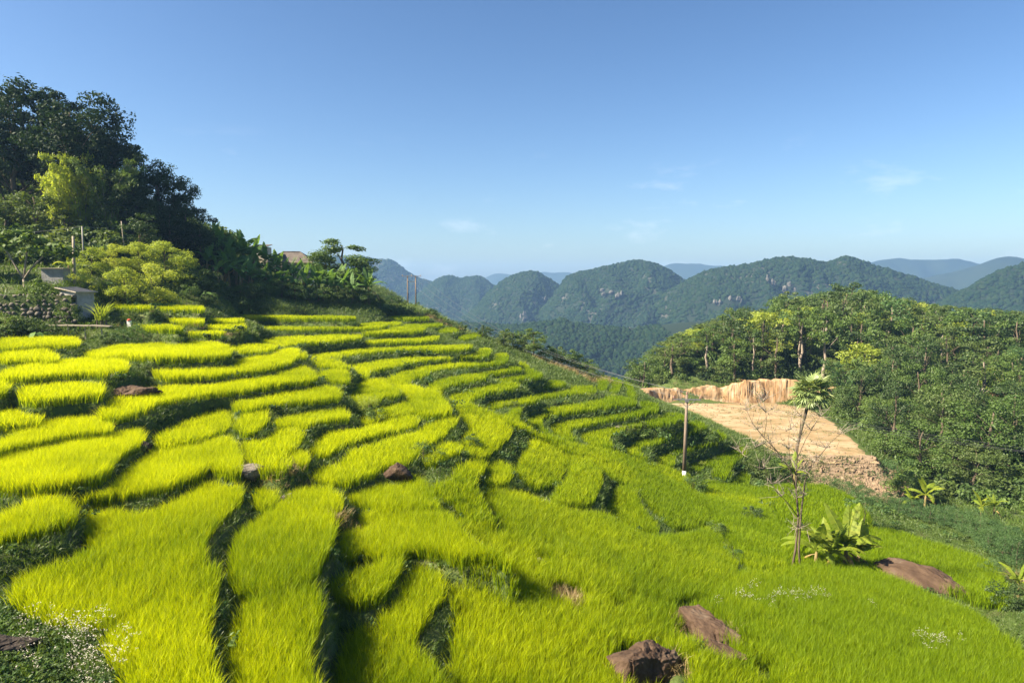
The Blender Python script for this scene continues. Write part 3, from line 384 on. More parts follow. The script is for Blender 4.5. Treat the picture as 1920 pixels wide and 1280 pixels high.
def axis(segs):
    a = []
    for lo, hi, st in segs: a += list(np.arange(lo, hi, st))
    return np.array(a + [segs[-1][1]])
gx = axis([(-110, -46, 2.0), (-46, 36, .26), (36, 60, .6), (60, 170, 2.2)])
gy = axis([(-5, 11, 1.0), (11, 45, .22), (45, 80, .32), (80, 106, .5), (106, 140, .8), (140, 262, 2.5)])
GX, GY = np.meshgrid(gx, gy)
GZ, GOWN, GDM = ground(GX.ravel(), GY.ravel(), True)
nx, ny = len(gx), len(gy)
ii = (np.arange(ny - 1)[:, None] * nx + np.arange(nx - 1)[None]).ravel()
hill = mesh_obj('terraced_hillside', np.c_[GX.ravel(), GY.ravel(), GZ], np.c_[ii, ii + 1, ii + nx + 1, ii + nx], MAT['hillside'], smooth=True)
tag(hill, 'terraced green hillside falling away to the right', kind='structure')

# far valley floor, one sheet to the horizon
vx = np.r_[np.linspace(-7000, -400, 30), np.linspace(-390, 1200, 90), np.linspace(1260, 7000, 25)]
vy = np.r_[np.linspace(-600, 160, 14), np.linspace(175, 1000, 70), np.linspace(1050, 7000, 45)]
VX, VY = np.meshgrid(vx, vy)
VZ = -116 + 9 * fbm(VX / 160, VY / 160, oct=4, s=21)
nx2 = len(vx); jj = (np.arange(len(vy) - 1)[:, None] * nx2 + np.arange(nx2 - 1)[None]).ravel()
tag(mesh_obj('valley_floor', np.c_[VX.ravel(), VY.ravel(), VZ.ravel()], np.c_[jj, jj + 1, jj + nx2 + 1, jj + nx2], MAT['valley'], smooth=True), 'wooded valley floor below the hillside', kind='structure')

# ---------------------------------------------------------------- scattering (geometry nodes on a cloud of rooted points)
SRC = {}
def scatter_group(name, sources):
    g = bpy.data.node_groups.new(name, 'GeometryNodeTree')
    g.interface.new_socket('Geometry', in_out='INPUT', socket_type='NodeSocketGeometry'); g.interface.new_socket('Geometry', in_out='OUTPUT', socket_type='NodeSocketGeometry')
    N, L = g.nodes, g.links
    gi, go = N.new('NodeGroupInput'), N.new('NodeGroupOutput')
    join = N.new('GeometryNodeJoinGeometry')
    for o in reversed(sources):
        oi = N.new('GeometryNodeObjectInfo'); oi.inputs['Object'].default_value = o; oi.transform_space = 'ORIGINAL'
        gti = N.new('GeometryNodeGeometryToInstance'); L.new(oi.outputs['Geometry'], gti.inputs[0]); L.new(gti.outputs[0], join.inputs[0])
    iop = N.new('GeometryNodeInstanceOnPoints'); iop.inputs['Pick Instance'].default_value = True
    def attr(n, t):
        a = N.new('GeometryNodeInputNamedAttribute'); a.data_type = t; a.inputs['Name'].default_value = n
        return [s for s in a.outputs if s.enabled and s.name == 'Attribute'][0]
    L.new(gi.outputs[0], iop.inputs['Points']); L.new(join.outputs[0], iop.inputs['Instance'])
    L.new(attr('vi', 'INT'), iop.inputs['Instance Index'])
    e2r = N.new('FunctionNodeEulerToRotation'); L.new(attr('rot', 'FLOAT_VECTOR'), e2r.inputs[0]); L.new(e2r.outputs[0], iop.inputs['Rotation'])
    L.new(attr('sc', 'FLOAT_VECTOR'), iop.inputs['Scale'])
    L.new(iop.outputs[0], go.inputs[0])
    return g
def ripe_glow_field(x, y):
    return np.clip(.44 - .024 * (np.maximum(x, -20) + 3) + .02 * np.minimum(x + 24, 0) - .012 * np.clip(28 - y, 0, 20) - .006 * np.clip(y - 62, 0, 60) + .62 * fbm(x * .14, y * .14, oct=4, s=81) + rng.normal(0, .14, np.shape(x)), .06, .9)  # painted backlight: yellower left, greener right and shaded far rows; noise for ripening
def scatter(name, pts, rot, scl, vi, group, parent=None, ripe_glow=None):
    me = bpy.data.meshes.new(name); n = len(pts); me.vertices.add(n); me.vertices.foreach_set('co', np.asarray(pts, np.float32).ravel())
    a = me.attributes.new('rot', 'FLOAT_VECTOR', 'POINT'); a.data.foreach_set('vector', np.asarray(rot, np.float32).ravel())
    a = me.attributes.new('sc', 'FLOAT_VECTOR', 'POINT'); a.data.foreach_set('vector', np.asarray(scl, np.float32).ravel())
    a = me.attributes.new('vi', 'INT', 'POINT'); a.data.foreach_set('value', np.asarray(vi, np.int32))
    if ripe_glow is not None: a = me.attributes.new('ripe_glow', 'FLOAT', 'POINT'); a.data.foreach_set('value', np.asarray(ripe_glow, np.float32))
    o = bpy.data.objects.new(name, me); COL.objects.link(o); o.parent = parent
    md = o.modifiers.new('plants', 'NODES'); md.node_group = group
    return o
def source(name, verts, faces, mat, tipf=None, smooth=False):
    o = mesh_obj(name, verts, faces, mat, link=False, smooth=smooth)      # never linked to the scene: only its geometry is used
    if tipf is not None:
        a = o.data.attributes.new('tipf', 'FLOAT', 'POINT'); a.data.foreach_set('value', np.asarray(tipf, np.float32))
    return o
def blades(n, rad, h, w, bend, seg=3, seed=0, hvar=.25, tip0=.35, spread=1.0):
    """a tussock: n tapering, arching blades rooted in a disc"""
    r = np.random.default_rng(seed); V, Fc, T = [], [], []
    for k in range(n):
        a = r.uniform(0, 2 * math.pi); q = rad * math.sqrt(r.uniform()); x0, y0 = q * math.cos(a), q * math.sin(a)
        da = a + r.normal(0, .6); hh = h * (1 - hvar * r.uniform()); bd = bend * r.uniform(.3, 1.2) * spread; fa = r.uniform(0, math.pi)
        wx, wy = math.cos(fa) * w / 2, math.sin(fa) * w / 2; b = len(V)
        for s in range(seg + 1):
            t = s / seg; off = bd * hh * t * t; z = hh * (t - .28 * bd * t * t * t)
            ww = (1.0, 1.05, .75, 0)[s] if seg == 3 else (1 - t) ** .7
            cx, cy = x0 + math.cos(da) * off, y0 + math.sin(da) * off
            if s == seg: V.append((cx, cy, z)); T.append(1.)
            else: V += [(cx - wx * ww, cy - wy * ww, z), (cx + wx * ww, cy + wy * ww, z)]; T += [max(0, (t - tip0) / (1 - tip0))] * 2
        for s in range(seg - 1): Fc.append((b + 2 * s, b + 2 * s + 1, b + 2 * s + 3, b + 2 * s + 2))
        e = b + 2 * (seg - 1); Fc.append((e, e + 1, e + 2))
    return V, Fc, np.array(T) * .6
def tussocks(nm, k, mat, heads=0, **kw):
    out = []
    for s in range(k):
        v, f, t = blades(seed=s * 17 + 5, **kw)
        if heads:                                      # a few drooping grain heads over the leaves
            v2, f2, _ = blades(seed=s * 31 + 2, n=heads, rad=kw['rad'], h=kw['h'] * 1.12, w=kw['w'] * .8, bend=.55, seg=5, hvar=.2); f = f + [tuple(q + len(v) for q in g) for g in f2]; v = v + v2; t = np.r_[t, np.full(len(v2), .75)]
        out.append(source(nm, v, f, mat, t))
    return out
G_RICE_N = scatter_group('rice_near', tussocks('rice_plant', 5, MAT['rice'], heads=3, n=14, rad=.11, h=.82, w=.017, bend=.30))
G_RICE_M = scatter_group('rice_mid', tussocks('rice_plant', 5, MAT['rice'], heads=3, n=14, rad=.17, h=.82, w=.027, bend=.30))
G_RICE_F = scatter_group('rice_far', tussocks('rice_plant', 4, MAT['rice'], n=14, rad=.25, h=.82, w=.043, bend=.30))
G_BANK = scatter_group('bank_grass', tussocks('grass_tuft', 5, MAT['bank_grass'], n=16, rad=.16, h=.30, w=.016, bend=.8, hvar=.6))

# holes in the rice: rocks, bare patches (x, y, radius)
HOLES = [(4.6,21.6,1.35),(7.9,25.7,1.45),(7.3,23.6,.9),(1.28,28.83,.5),(2.1,26.0,.75),(-6.0,34.1,.75),(5.0,32,.4),(12.2, 29.5)+(.45,),(12.8, 27.5)+(.4,),(4.3, 26.3)+(.3,),(6.8, 31.9)+(.35,),(10.6, 30.2)+(.35,),(1.7, 31.0)+(.3,),(9.8, 37.1)+(.35,),(15.3, 31.4)+(.3,),(8.7, 22.6)+(.5,),(0.0, 26.2)+(.35,),(2.8, 27.6)+(.3,),(15.9, 26.5)+(.4,)]
for ln_ in ([(8.4, 28.1),(9.1, 26.6),(11.4, 28.8),(12.7, 27.4),(13.7, 26.3),(15.0, 24.5)], [(0.8, 27.3),(1.7, 26.6),(2.5, 24.8)], [(3.3, 28.2),(4.9, 27.8),(6.7, 28.0)], [(15.4, 35.3),(17.6, 34.0),(19.8, 31.8),(19.2, 26.5)]):   # grown-over bunds
    for (ax, ay), (bx, by) in zip(ln_[:-1], ln_[1:]):
        for t in np.linspace(0, 1, max(2, int(math.hypot(bx - ax, by - ay) / .3))): HOLES.append((ax + (bx - ax) * t, ay + (by - ay) * t, .13 + .09 * abs(math.sin(ax * 3 + t * 9))))
def rice_spots(po, pl, s):
    lo, hi = po.min(0), po.max(0)
    X, Y = np.meshgrid(np.arange(lo[0], hi[0], s), np.arange(lo[1], hi[1], s)); X = X.ravel() + rng.uniform(-.45, .45, X.size) * s; Y = Y.ravel() + rng.uniform(-.45, .45, Y.size) * s
    m = inside(X, Y, po); X, Y = X[m], Y[m]
    for hx, hy, hr in HOLES:
        k = np.hypot(X - hx, (Y - hy)) > hr * (1 + .3 * vnoise(X * 2, Y * 2, 0, 4)); X, Y = X[k], Y[k]
    return X, Y
PK = list(PP)
for i, k in enumerate(PK):
    pl, po = PP[k]; dist = po[:, 1].mean()
    s, g = (.155, G_RICE_N) if dist < 34 else ((.225, G_RICE_M) if dist < 58 else (.32, G_RICE_F))
    X, Y = rice_spots(po, pl, s); Z, ow, _ = ground(X, Y, True); m = ow == i; X, Y, Z = X[m], Y[m], Z[m]; n = len(X)
    hv = 1 + .26 * fbm(X * .35, Y * .35, oct=3, s=31) + rng.normal(0, .06, n)
    tilt = np.c_[rng.normal(0, .05, n) + .06 * vnoise(X * .3, Y * .3, 0, 5), rng.normal(0, .05, n) + .06 * vnoise(X * .3, Y * .3, 0, 6), rng.uniform(0, 6.283, n)]
    o = scatter('rice_bed', np.c_[X, Y, Z - .02], tilt, np.c_[hv, hv, hv] * [1.05, 1.05, 1.0], rng.integers(0, 4, n), g, ripe_glow=ripe_glow_field(X, Y))
    tag(o, LABELS.get(k, 'bed of green rice on a terrace'), 'rice bed', 'rice beds on the terraces', 'stuff')

# rice on the gentle slope that runs on between the beds at the lower right
FILL = {'F1': [(-2.2, 24.6),(0.0, 26.9),(1.7, 26.5),(2.7, 24.2),(3.4, 23.3),(5.6, 23.5),(6.4, 24.0),(7.0, 27.5),(12.2, 35.3),(16.4, 37.6),(21.4, 39.0),(21.4, 29.4),(20.4, 25.7),(18.3, 22.5),(-1.6, 17.5)],
 'F2': [(16.0, 60.3),(21.5, 67.4),(25.4, 65.0),(32.9, 70.0),(33.9, 65.8),(30.4, 55.7),(31.9, 53.7),(30.6, 41.3),(25.0, 33.2),(24.0, 34.0),(23.3, 39.0),(16.6, 38.2),(13.6, 44.8),(15.3, 52.4)],
 'F3': [(-0.4, 55.4),(1.1, 54.4),(4.3, 54.7),(8.7, 57.9),(16.7, 63.6),(19.2, 65.0),(15.7, 54.5),(13.7, 52.1),(8.9, 50.8),(5.8, 52.2),(1.6, 51.9)]}
for k, po in FILL.items():
    po = np.array(po); X, Y = rice_spots(po, None, .19 if k == 'F1' else .27); Z, ow, dm = ground(X, Y, True)
    m = (ow < 0) & ((dm > .12) | (k != 'F2')); X, Y, Z = X[m], Y[m], Z[m]; n = len(X)
    hv = 1 + .26 * fbm(X * .35, Y * .35, oct=3, s=31) + rng.normal(0, .07, n)
    o = scatter('rice_bed', np.c_[X, Y, Z - .02], np.c_[rng.normal(0, .06, (n, 2)), rng.uniform(0, 6.283, n)], np.c_[hv, hv, hv], rng.integers(0, 4, n), G_RICE_N if k == 'F1' else G_RICE_M, ripe_glow=ripe_glow_field(X, Y))
    tag(o, LABELS.get(k, 'bed of green rice on a terrace'), 'rice bed', 'rice beds on the terraces', 'stuff')

# grass on the banks between the beds
def bank_points(spacing, x0, x1, y0, y1, jit=.5):
    X, Y = np.meshgrid(np.arange(x0, x1, spacing), np.arange(y0, y1, spacing)); X = X.ravel() + rng.uniform(-jit, jit, X.size) * spacing; Y = Y.ravel() + rng.uniform(-jit, jit, Y.size) * spacing
    m = np.abs(X) < Y * .95 + 4; return X[m], Y[m]
gp = []
for sp, y0, y1, sg in ((.19, 11, 34, .75), (.27, 34, 60, 1.0), (.42, 60, 110, 1.6)):
    X, Y = bank_points(sp, -46, 44, y0, y1); Z, ow, dm = ground(X, Y, True); m = (ow < 0) & ~inside(X, Y, CLEAR)
    for po in FILL.values(): m &= ~inside(X, Y, np.array(po))
    X, Y, Z = X[m], Y[m], Z[m]; n = len(X)
    q = sg * (.75 + .5 * rng.random(n)) * (1 + .5 * fbm(X * .4, Y * .4, oct=3, s=41)); gp.append(np.c_[X, Y, Z, q])
for x0, x1, y0, y1, sp, sg in ((-70, 25, 110, 180, .9, 3.2), (40, 64, 30, 134, .7, 2.4), (-60, -46, 40, 110, .8, 2.4), (18, 62, 110, 142, .9, 2.6)):
    X, Y = bank_points(sp, x0, x1, y0, y1); Z, ow, dm = ground(X, Y, True); m = (ow < 0) & ~inside(X, Y, CLEAR) & ~((X > 34) & (X < 49) & (Y > 79) & (Y < 87)); n = m.sum(); gp.append(np.c_[X[m], Y[m], Z[m], sg * rng.uniform(.7, 1.3, n)])
gp = np.concatenate(gp)
# steep faces have more surface than their plan area: add tufts there
X, Y = np.meshgrid(np.arange(-46, 40, .16), np.arange(11, 106, .16)); X = X.ravel() + rng.uniform(-.08, .08, X.size); Y = Y.ravel() + rng.uniform(-.08, .08, Y.size); m = np.abs(X) < Y * .8 + 2; X, Y = X[m], Y[m]
ix = np.clip(np.searchsorted(gx, X) - 1, 0, nx - 2); iy = np.clip(np.searchsorted(gy, Y) - 1, 0, ny - 2); ZG = GZ.reshape(ny, nx); OG = GOWN.reshape(ny, nx)
sl = np.hypot((ZG[iy, ix + 1] - ZG[iy, ix]) / (gx[ix + 1] - gx[ix]), (ZG[iy + 1, ix] - ZG[iy, ix]) / (gy[iy + 1] - gy[iy]))
m = (sl > .7) & (rng.random(len(X)) < np.clip((sl - .4) * .55, 0, 1) * np.clip(40 / Y, .25, 1)); X, Y = X[m], Y[m]; Z, ow, dm = ground(X, Y, True); m = ow < 0
gp = np.r_[gp, np.c_[X[m], Y[m], Z[m], rng.uniform(.8, 1.3, m.sum()) * np.clip(Y[m] / 40, .8, 1.8)]]
n = len(gp)
tag(scatter('grass', gp[:, :3], np.c_[rng.normal(0, .2, n), rng.normal(0, .2, n), rng.uniform(0, 6.28, n)], gp[:, 3:4] * [[1.3, 1.3, 1]], rng.integers(0, 5, n), G_BANK),
    'short dark green grass on the banks between the rice beds', 'grass', kind='stuff')

# ---------------------------------------------------------------- mountains
def blob(seed, sub=2, amp=.35):
    bm = bmesh.new(); bmesh.ops.create_icosphere(bm, subdivisions=sub, radius=1)
    v = np.array([p.co[:] for p in bm.verts]); f = np.array([[q.index for q in t.verts] for t in bm.faces]); bm.free()
    k = 1 + amp * fbm(v[:, 0] * 1.6 + seed * 9, v[:, 1] * 1.6, v[:, 2] * 1.6, oct=3, s=seed) * 2
    v = v * k[:, None]; v[:, 2] = np.maximum(v[:, 2], -.45); return v, f
G_FAR = scatter_group('far_canopy', [source('far_crown', *blob(s), MAT['canopy_far'], smooth=True) for s in range(5)])
ROCKY = [(165, 1250, -12, 16, 7), (182, 1250, -20, 9, 9), (396, 1100, 4, 9, 11), (418, 1100, -8, 16, 9), (60, 1350, -30, 10, 6), (330, 1100, -20, 12, 8), (300, 1100, -28, 8, 8), (700, 950, 10, 14, 5), (20, 1350, -60, 8, 10)]
MLAB = {'A1': 'hazy blue mountain shoulder behind the twin poles', 'A2': 'low twin-humped hazy mountain right of the steep shoulder', 'A3': 'rounded karst hump in the middle of the range',
 'A4': 'broad dark green mountain with white cliff scars', 'A5': 'long wooded ridge with two peaks above the forest hill', 'A6': 'dark wooded slope rising at the right edge', 'A7': 'low wooded foothills in the valley',
 'F1': 'pale blue far ridge behind the central hump', 'F2': 'pale blue far ridge between two mountains', 'F3': 'blue far ridge above the long wooded ridge', 'F4': 'farther blue peak near the right edge'}
for mi, (k, (D, pts)) in enumerate(RANGES.items()):
    p = np.array(pts, float); far = k[0] == 'F'; step = 26 if far else 9.
    u = np.arange(p[0, 0], p[-1, 0], step); zr = np.interp(u, p[:, 0], p[:, 1])
    ker = np.array([1, 2, 1]) / 4.; zr = np.convolve(np.pad(zr, 1, 'edge'), ker, 'valid') - (0 if far else 4)
    base = -125.; nv = 26 if far else 46
    t = np.linspace(-1, 1, nv)                       # -1 foot at the front, 0 crest, 1 foot at the back
    U, Tt = np.meshgrid(u, t, indexing='ij'); ZR = np.repeat(zr[:, None], nv, 1)
    wid = (ZR - base) * (1.15 if k != 'A7' else 1.6) * (1 + .35 * fbm(U / 120, U * 0 + mi * 7, oct=3, s=mi))
    Yv = D + Tt * wid + (14 if far else 10) * fbm(U / 60, Tt * 3, oct=3, s=50 + mi)
    prof = 1 - np.abs(Tt) ** 1.2
    gul = .5 - 1.6 * np.abs(fbm(U / 70, Tt * 1.6, oct=4, s=70 + mi)) + .5 * fbm(U / 30, Tt * 5, oct=3, s=170 + mi)
    Zv = base + (ZR - base) * prof + gul * 36 * np.clip(np.abs(Tt) * 2.2, 0, 1) * (ZR - base) / 170
    Xv = U + 8 * fbm(U / 40, Tt * 4, oct=2, s=90 + mi)
    nu = len(u); q = (np.arange(nu - 1)[:, None] * nv + np.arange(nv - 1)[None]).ravel()
    o = mesh_obj('mountain', np.c_[Xv.ravel(), Yv.ravel(), Zv.ravel()], np.c_[q, q + nv, q + nv + 1, q + 1], MAT['limestone' if not far and k != 'A7' else 'valley'], smooth=True)
    tag(o, MLAB[k], kind='structure')
    for ci_, (rx, rD, rz, ra, rb) in enumerate(ROCKY):        # pale limestone faces showing through the forest
        if rD != D: continue
        q_ = np.argmin((Xv[:, :nv // 2] - rx) ** 2 + (Zv[:, :nv // 2] - rz) ** 2); a_, b_ = divmod(int(q_), nv // 2)
        for w_ in range(5):
            v_, f_ = blob(700 + ci_ * 5 + w_, 3, .5); v_ = v_ * [ra * .22, 2.4, rb * .5] + [Xv[a_, b_] + rng.normal(0, ra * .5), Yv[a_, b_] - 2.2, Zv[a_, b_] + rng.normal(0, rb * .3) + 1]
            tag(mesh_obj('cliff_face', v_, f_, MAT['pale_rock']), 'pale limestone face on the ' + MLAB[k], kind='structure')
    if far: continue
    # forest over the side that faces the valley, and just over the crest
    cell = {'A1': 4.6, 'A7': 2.9}.get(k, 3.5); nn = int((u[-1] - u[0]) / cell * 230 / cell * 1.25)
    a = rng.uniform(0, nu - 1.001, nn); b = rng.uniform(0, (nv - 1) * .56, nn); ia, ib = a.astype(int), b.astype(int); fa, fb = a - ia, b - ib
    def samp(M): return M[ia, ib] * (1 - fa) * (1 - fb) + M[ia + 1, ib] * fa * (1 - fb) + M[ia, ib + 1] * (1 - fa) * fb + M[ia + 1, ib + 1] * fa * fb
    X, Y, Z = samp(Xv), samp(Yv), samp(Zv); keep = (Z > -118) & (np.abs(X) < Y * .82)
    for rx, rD, rz, ra, rb in ROCKY:
        if abs(rD - D) < 5: keep &= ((X - rx) / ra) ** 2 + ((Z - rz) / rb) ** 2 > .6 + .9 * vnoise(X / 5, Z / 5, 0, 3)
    if k == 'A7': keep &= fbm(X / 45, Y / 45, oct=2, s=77) < .22
    X, Y, Z = X[keep], Y[keep], Z[keep]; n = len(X); r = np.minimum(2.6 * np.exp(rng.normal(0, .4, n)) * (1.15 if D > 1500 else .8 if D < 800 else 1), 4.6)
    tag(scatter('mountain_forest', np.c_[X, Y, Z - .5 * r], np.c_[np.zeros((n, 2)), rng.uniform(0, 6.28, n)], np.c_[r, r, r * rng.uniform(.7, 1.2, n)], rng.integers(0, 5, n), G_FAR),
        'dense forest covering the ' + MLAB[k], 'forest', kind='stuff')

X = rng.uniform(60, 460, 14000); Y = rng.uniform(420, 1000, 14000); n = len(X); r = 1.8 * np.exp(rng.normal(0, .3, n)); Z = -116.6 + 9 * fbm(X / 160, Y / 160, oct=4, s=21)
tag(scatter('valley_forest', np.c_[X, Y, Z], np.c_[np.zeros((n, 2)), rng.uniform(0, 6.28, n)], np.c_[r, r, r], rng.integers(0, 5, n), G_FAR), 'forest on the valley floor left of the forest hill', 'forest', kind='stuff')
# ---------------------------------------------------------------- plant builders
leaf_mat('leaf_dark', [(.029, .060, .013), (.046, .086, .017), (.066, .112, .022)], trans=.32, gloss=.03, rough=.6)
leaf_mat('leaf_deep', [(.014, .032, .009), (.024, .050, .012), (.040, .070, .016)], trans=.28, gloss=.02, rough=.6)
leaf_mat('leaf_mid', [(.053, .103, .018), (.082, .144, .022), (.118, .181, .030)], trans=.38, gloss=.03, rough=.6)
leaf_mat('leaf_olive', [(.065, .108, .022), (.091, .138, .028), (.121, .164, .035)], trans=.4, gloss=.03, rough=.6)
leaf_mat('leaf_lime', [(.22, .30, .04), (.29, .37, .05), (.36, .42, .07)], trans=.58, gloss=.02, rough=.6)
leaf_mat('leaf_blue', [(.045, .095, .030), (.065, .130, .036), (.090, .155, .042)], trans=.38, gloss=.02, rough=.6, tcol=(1.1, 1.1, .5))
leaf_mat('leaf_rust', [(.13, .075, .03), (.16, .10, .04), (.10, .09, .03)], trans=.3)
leaf_mat('banana_leaf', [(.16, .23, .02), (.21, .28, .024), (.27, .31, .028)], trans=.5, gloss=.015, rough=.6)
leaf_mat('banana_dark', [(.081, .169, .041), (.115, .216, .049), (.149, .257, .054)], trans=.45, gloss=.015, rough=.6)
leaf_mat('banana_dry', [(.24, .16, .06), (.30, .19, .06), (.34, .25, .07)], trans=.3)
leaf_mat('palm_leaf', [(.140, .196, .063), (.196, .259, .084), (.252, .308, .098)], trans=.3, gloss=.04, rough=.5)
leaf_mat('palm_dead', [(.12, .085, .045), (.17, .12, .06), (.09, .065, .04)], trans=.2)
leaf_mat('petal', [(.62, .58, .52), (.55, .50, .42), (.66, .64, .60)], trans=.3)
rough_mat('bark', [(.06, .045, .03), (.11, .085, .06), (.16, .13, .095)], scale=3, bscale=14, bump=.5, stretch=(1, 1, .25))
rough_mat('bark_pale', [(.16, .13, .10), (.24, .20, .16), (.32, .28, .23)], scale=3, bscale=14, bump=.4, stretch=(1, 1, .25))
rough_mat('banana_stem', [(.10, .12, .03), (.18, .14, .06), (.26, .18, .08)], scale=4, bscale=14, bump=.3, stretch=(1, 1, .2))
rough_mat('rock_brown', [(.028, .017, .011), (.055, .034, .022), (.085, .055, .036), (.11, .085, .063)], scale=1.8, bscale=7, bump=1.0, stretch=(1.3, 1.3, .6))
rough_mat('rock_dark', [(.025, .020, .018), (.050, .040, .034), (.085, .068, .055)], scale=2.2, bscale=9, bump=.9)
rough_mat('rock_grey', [(.10, .085, .07), (.17, .15, .125), (.26, .235, .20)], scale=2.5, bscale=9, bump=.8, cracks=2.2)

class MB:
    """collects tubes, boxes and sheets into one mesh"""
    def __init__(s): s.v, s.f = [], []
    def tube(s, pts, rad, sides=6, cap=True):
        pts = [Vector(p) for p in pts]; n = len(pts); b = len(s.v); up = Vector((0, 0, 1))
        rad = [rad] * n if isinstance(rad, (int, float)) else list(rad)
        for i, p in enumerate(pts):
            d = (pts[min(i + 1, n - 1)] - pts[max(i - 1, 0)]).normalized()
            a = d.cross(up if abs(d.z) < .95 else Vector((1, 0, 0))).normalized(); c = d.cross(a)
            for k in range(sides):
                t = 2 * math.pi * k / sides; s.v.append(p + (a * math.cos(t) + c * math.sin(t)) * rad[i])
        for i in range(n - 1):
            for k in range(sides):
                q, r = b + i * sides + k, b + i * sides + (k + 1) % sides; s.f.append((q, r, r + sides, q + sides))
        if cap:
            s.f.append(tuple(range(b + sides - 1, b - 1, -1))); s.f.append(tuple(b + (n - 1) * sides + k for k in range(sides)))
        return s
    def box(s, c, size, rot=None):
        b = len(s.v); hx, hy, hz_ = [q / 2 for q in size]
        for x in (-hx, hx):
            for y in (-hy, hy):
                for z in (-hz_, hz_):
                    p = Vector((x, y, z)); p = rot @ p if rot else p; s.v.append(p + Vector(c))
        s.f += [tuple(b + q for q in f) for f in ((0, 1, 3, 2), (4, 6, 7, 5), (0, 4, 5, 1), (2, 3, 7, 6), (0, 2, 6, 4), (1, 5, 7, 3))]
        return s
    def poly(s, pts):
        b = len(s.v); s.v += [Vector(p) for p in pts]; s.f.append(tuple(range(b, b + len(pts)))); return s
    def build(s, name, mat, parent=None, smooth=False): return mesh_obj(name, [tuple(p) for p in s.v], s.f, mat, parent, smooth)
    def mesh(s, name, mat, smooth=False):
        o = mesh_obj(name, [tuple(p) for p in s.v], s.f, mat, link=False, smooth=smooth); me = o.data; bpy.data.objects.remove(o); return me

def leaf_cloud(centers, radii, per, size, seed, flat=.7, shell=.5, aspect=.5, droop=0.0):
    """leaf-sized faces spread through clumps; returns verts, quad faces"""
    r = np.random.default_rng(seed); C = np.repeat(np.asarray(centers, float), per, 0); Rd = np.repeat(np.asarray(radii, float), per)
    n = len(C); d = r.normal(size=(n, 3)); d /= np.linalg.norm(d, axis=1)[:, None]
    rad = Rd * np.maximum(shell, r.random(n)) ** .45 * r.uniform(.6, 1.06, n)
    p = C + d * rad[:, None] * [1, 1, flat]
    nm = d * .7 + r.normal(0, .55, (n, 3)) + [0, 0, .55]; nm /= np.linalg.norm(nm, axis=1)[:, None]
    t = np.cross(nm, r.normal(size=(n, 3))); t /= np.linalg.norm(t, axis=1)[:, None] + 1e-9; t[:, 2] -= droop; b = np.cross(nm, t)
    s = size * r.uniform(.65, 1.3, n)[:, None]
    v = np.stack([p - t * s * .5, p + b * s * aspect * .5, p + t * s * .5, p - b * s * aspect * .5], 1).reshape(-1, 3)
    return v, np.arange(4 * n).reshape(-1, 4)
def limbs(mb, base, tip, r0, r1, wob, seed, n=6, sides=5):
    r = np.random.default_rng(seed); base, tip = np.array(base, float), np.array(tip, float); L = np.linalg.norm(tip - base); pts = []
    off = np.cumsum(r.normal(0, wob * L / n, (n + 1, 3)), 0); off -= np.linspace(0, 1, n + 1)[:, None] * off[-1]; off -= np.outer(1 - np.linspace(0, 1, n + 1), off[0])
    for i in range(n + 1):
        t = i / n; p = base * (1 - t) + tip * t + off[i]; p[2] += .12 * L * math.sin(t * math.pi) * (0 if abs(tip[2] - base[2]) > .8 * L else 1); pts.append(p)
    mb.tube(pts, [r0 * (1 - i / n) + r1 * i / n for i in range(n + 1)], sides); return pts
TREE = {}
def tree_kind(key, H, trunk_h, rx, rz, nclump, cr, per, leaf, mat, bark='bark', seed=0, flat=.65, lean=0, shell=.55, umbrella=False, aspect=.5, r0=None, base_low=0.0):
    """one kind of tree of height H: (trunk mesh, crown mesh)"""
    r = np.random.default_rng(seed); C, Rr = [], []
    cz = H - rz; k = 0
    while len(C) < nclump and k < 4000:
        k += 1; d = r.normal(size=3); d /= np.linalg.norm(d); q = r.uniform(.25, 1) ** .5
        p = np.array([d[0] * rx * q, d[1] * rx * q, cz + d[2] * rz * q])
        if p[2] < trunk_h * .8 + base_low: continue
        if umbrella and (p[2] < cz - .1 * rz or r.random() < .2): continue
        p[:2] *= 1 + .25 * vnoise(p[0] * .4, p[2] * .4, seed, 2)
        C.append(p); Rr.append(cr * r.uniform(.6, 1.25))
    C = np.array(C); C[:, 2] = np.minimum(C[:, 2], H - np.array(Rr) * flat * .9)
    mb = MB(); top = np.array([lean, 0, H * .82]); r0 = r0 or .022 * H + .05
    tp = limbs(mb, (0, 0, -.4), top, r0, r0 * .25, .12, seed + 1, n=8, sides=7)
    for j in r.permutation(len(C))[:max(6, nclump // 3)]:
        t = np.clip((C[j][2] - trunk_h) / (H - trunk_h) * .6 + .25, .2, .92) if trunk_h > 0 else .3
        a = tp[int(t * 8)]; limbs(mb, a, C[j], r0 * .35 * (1.1 - t), r0 * .06, .14, seed + 5 + int(j), n=4, sides=4)
    v, f = leaf_cloud(C, Rr, per, leaf, seed + 3, flat, shell, aspect)
    o = mesh_obj('crown', v, f, MAT[mat], link=False); cm = o.data; bpy.data.objects.remove(o)
    TREE[key] = (mb.mesh('trunk', MAT[bark], True), cm, H)
def plant(key, name, x, y, scale=1.0, rz=None, label=None, cat='tree', group=None, z=None, sxy=1.0, dz=0):
    tm, cm, H = TREE[key]
    e = empty(name, (x, y, (gz(x, y) if z is None else z) + dz), random.uniform(0, 6.28) if rz is None else rz); e.scale = (scale * sxy, scale * sxy, scale)
    data_obj('trunk', tm, e); data_obj('crown', cm, e); tag(e, label, cat, group); return e

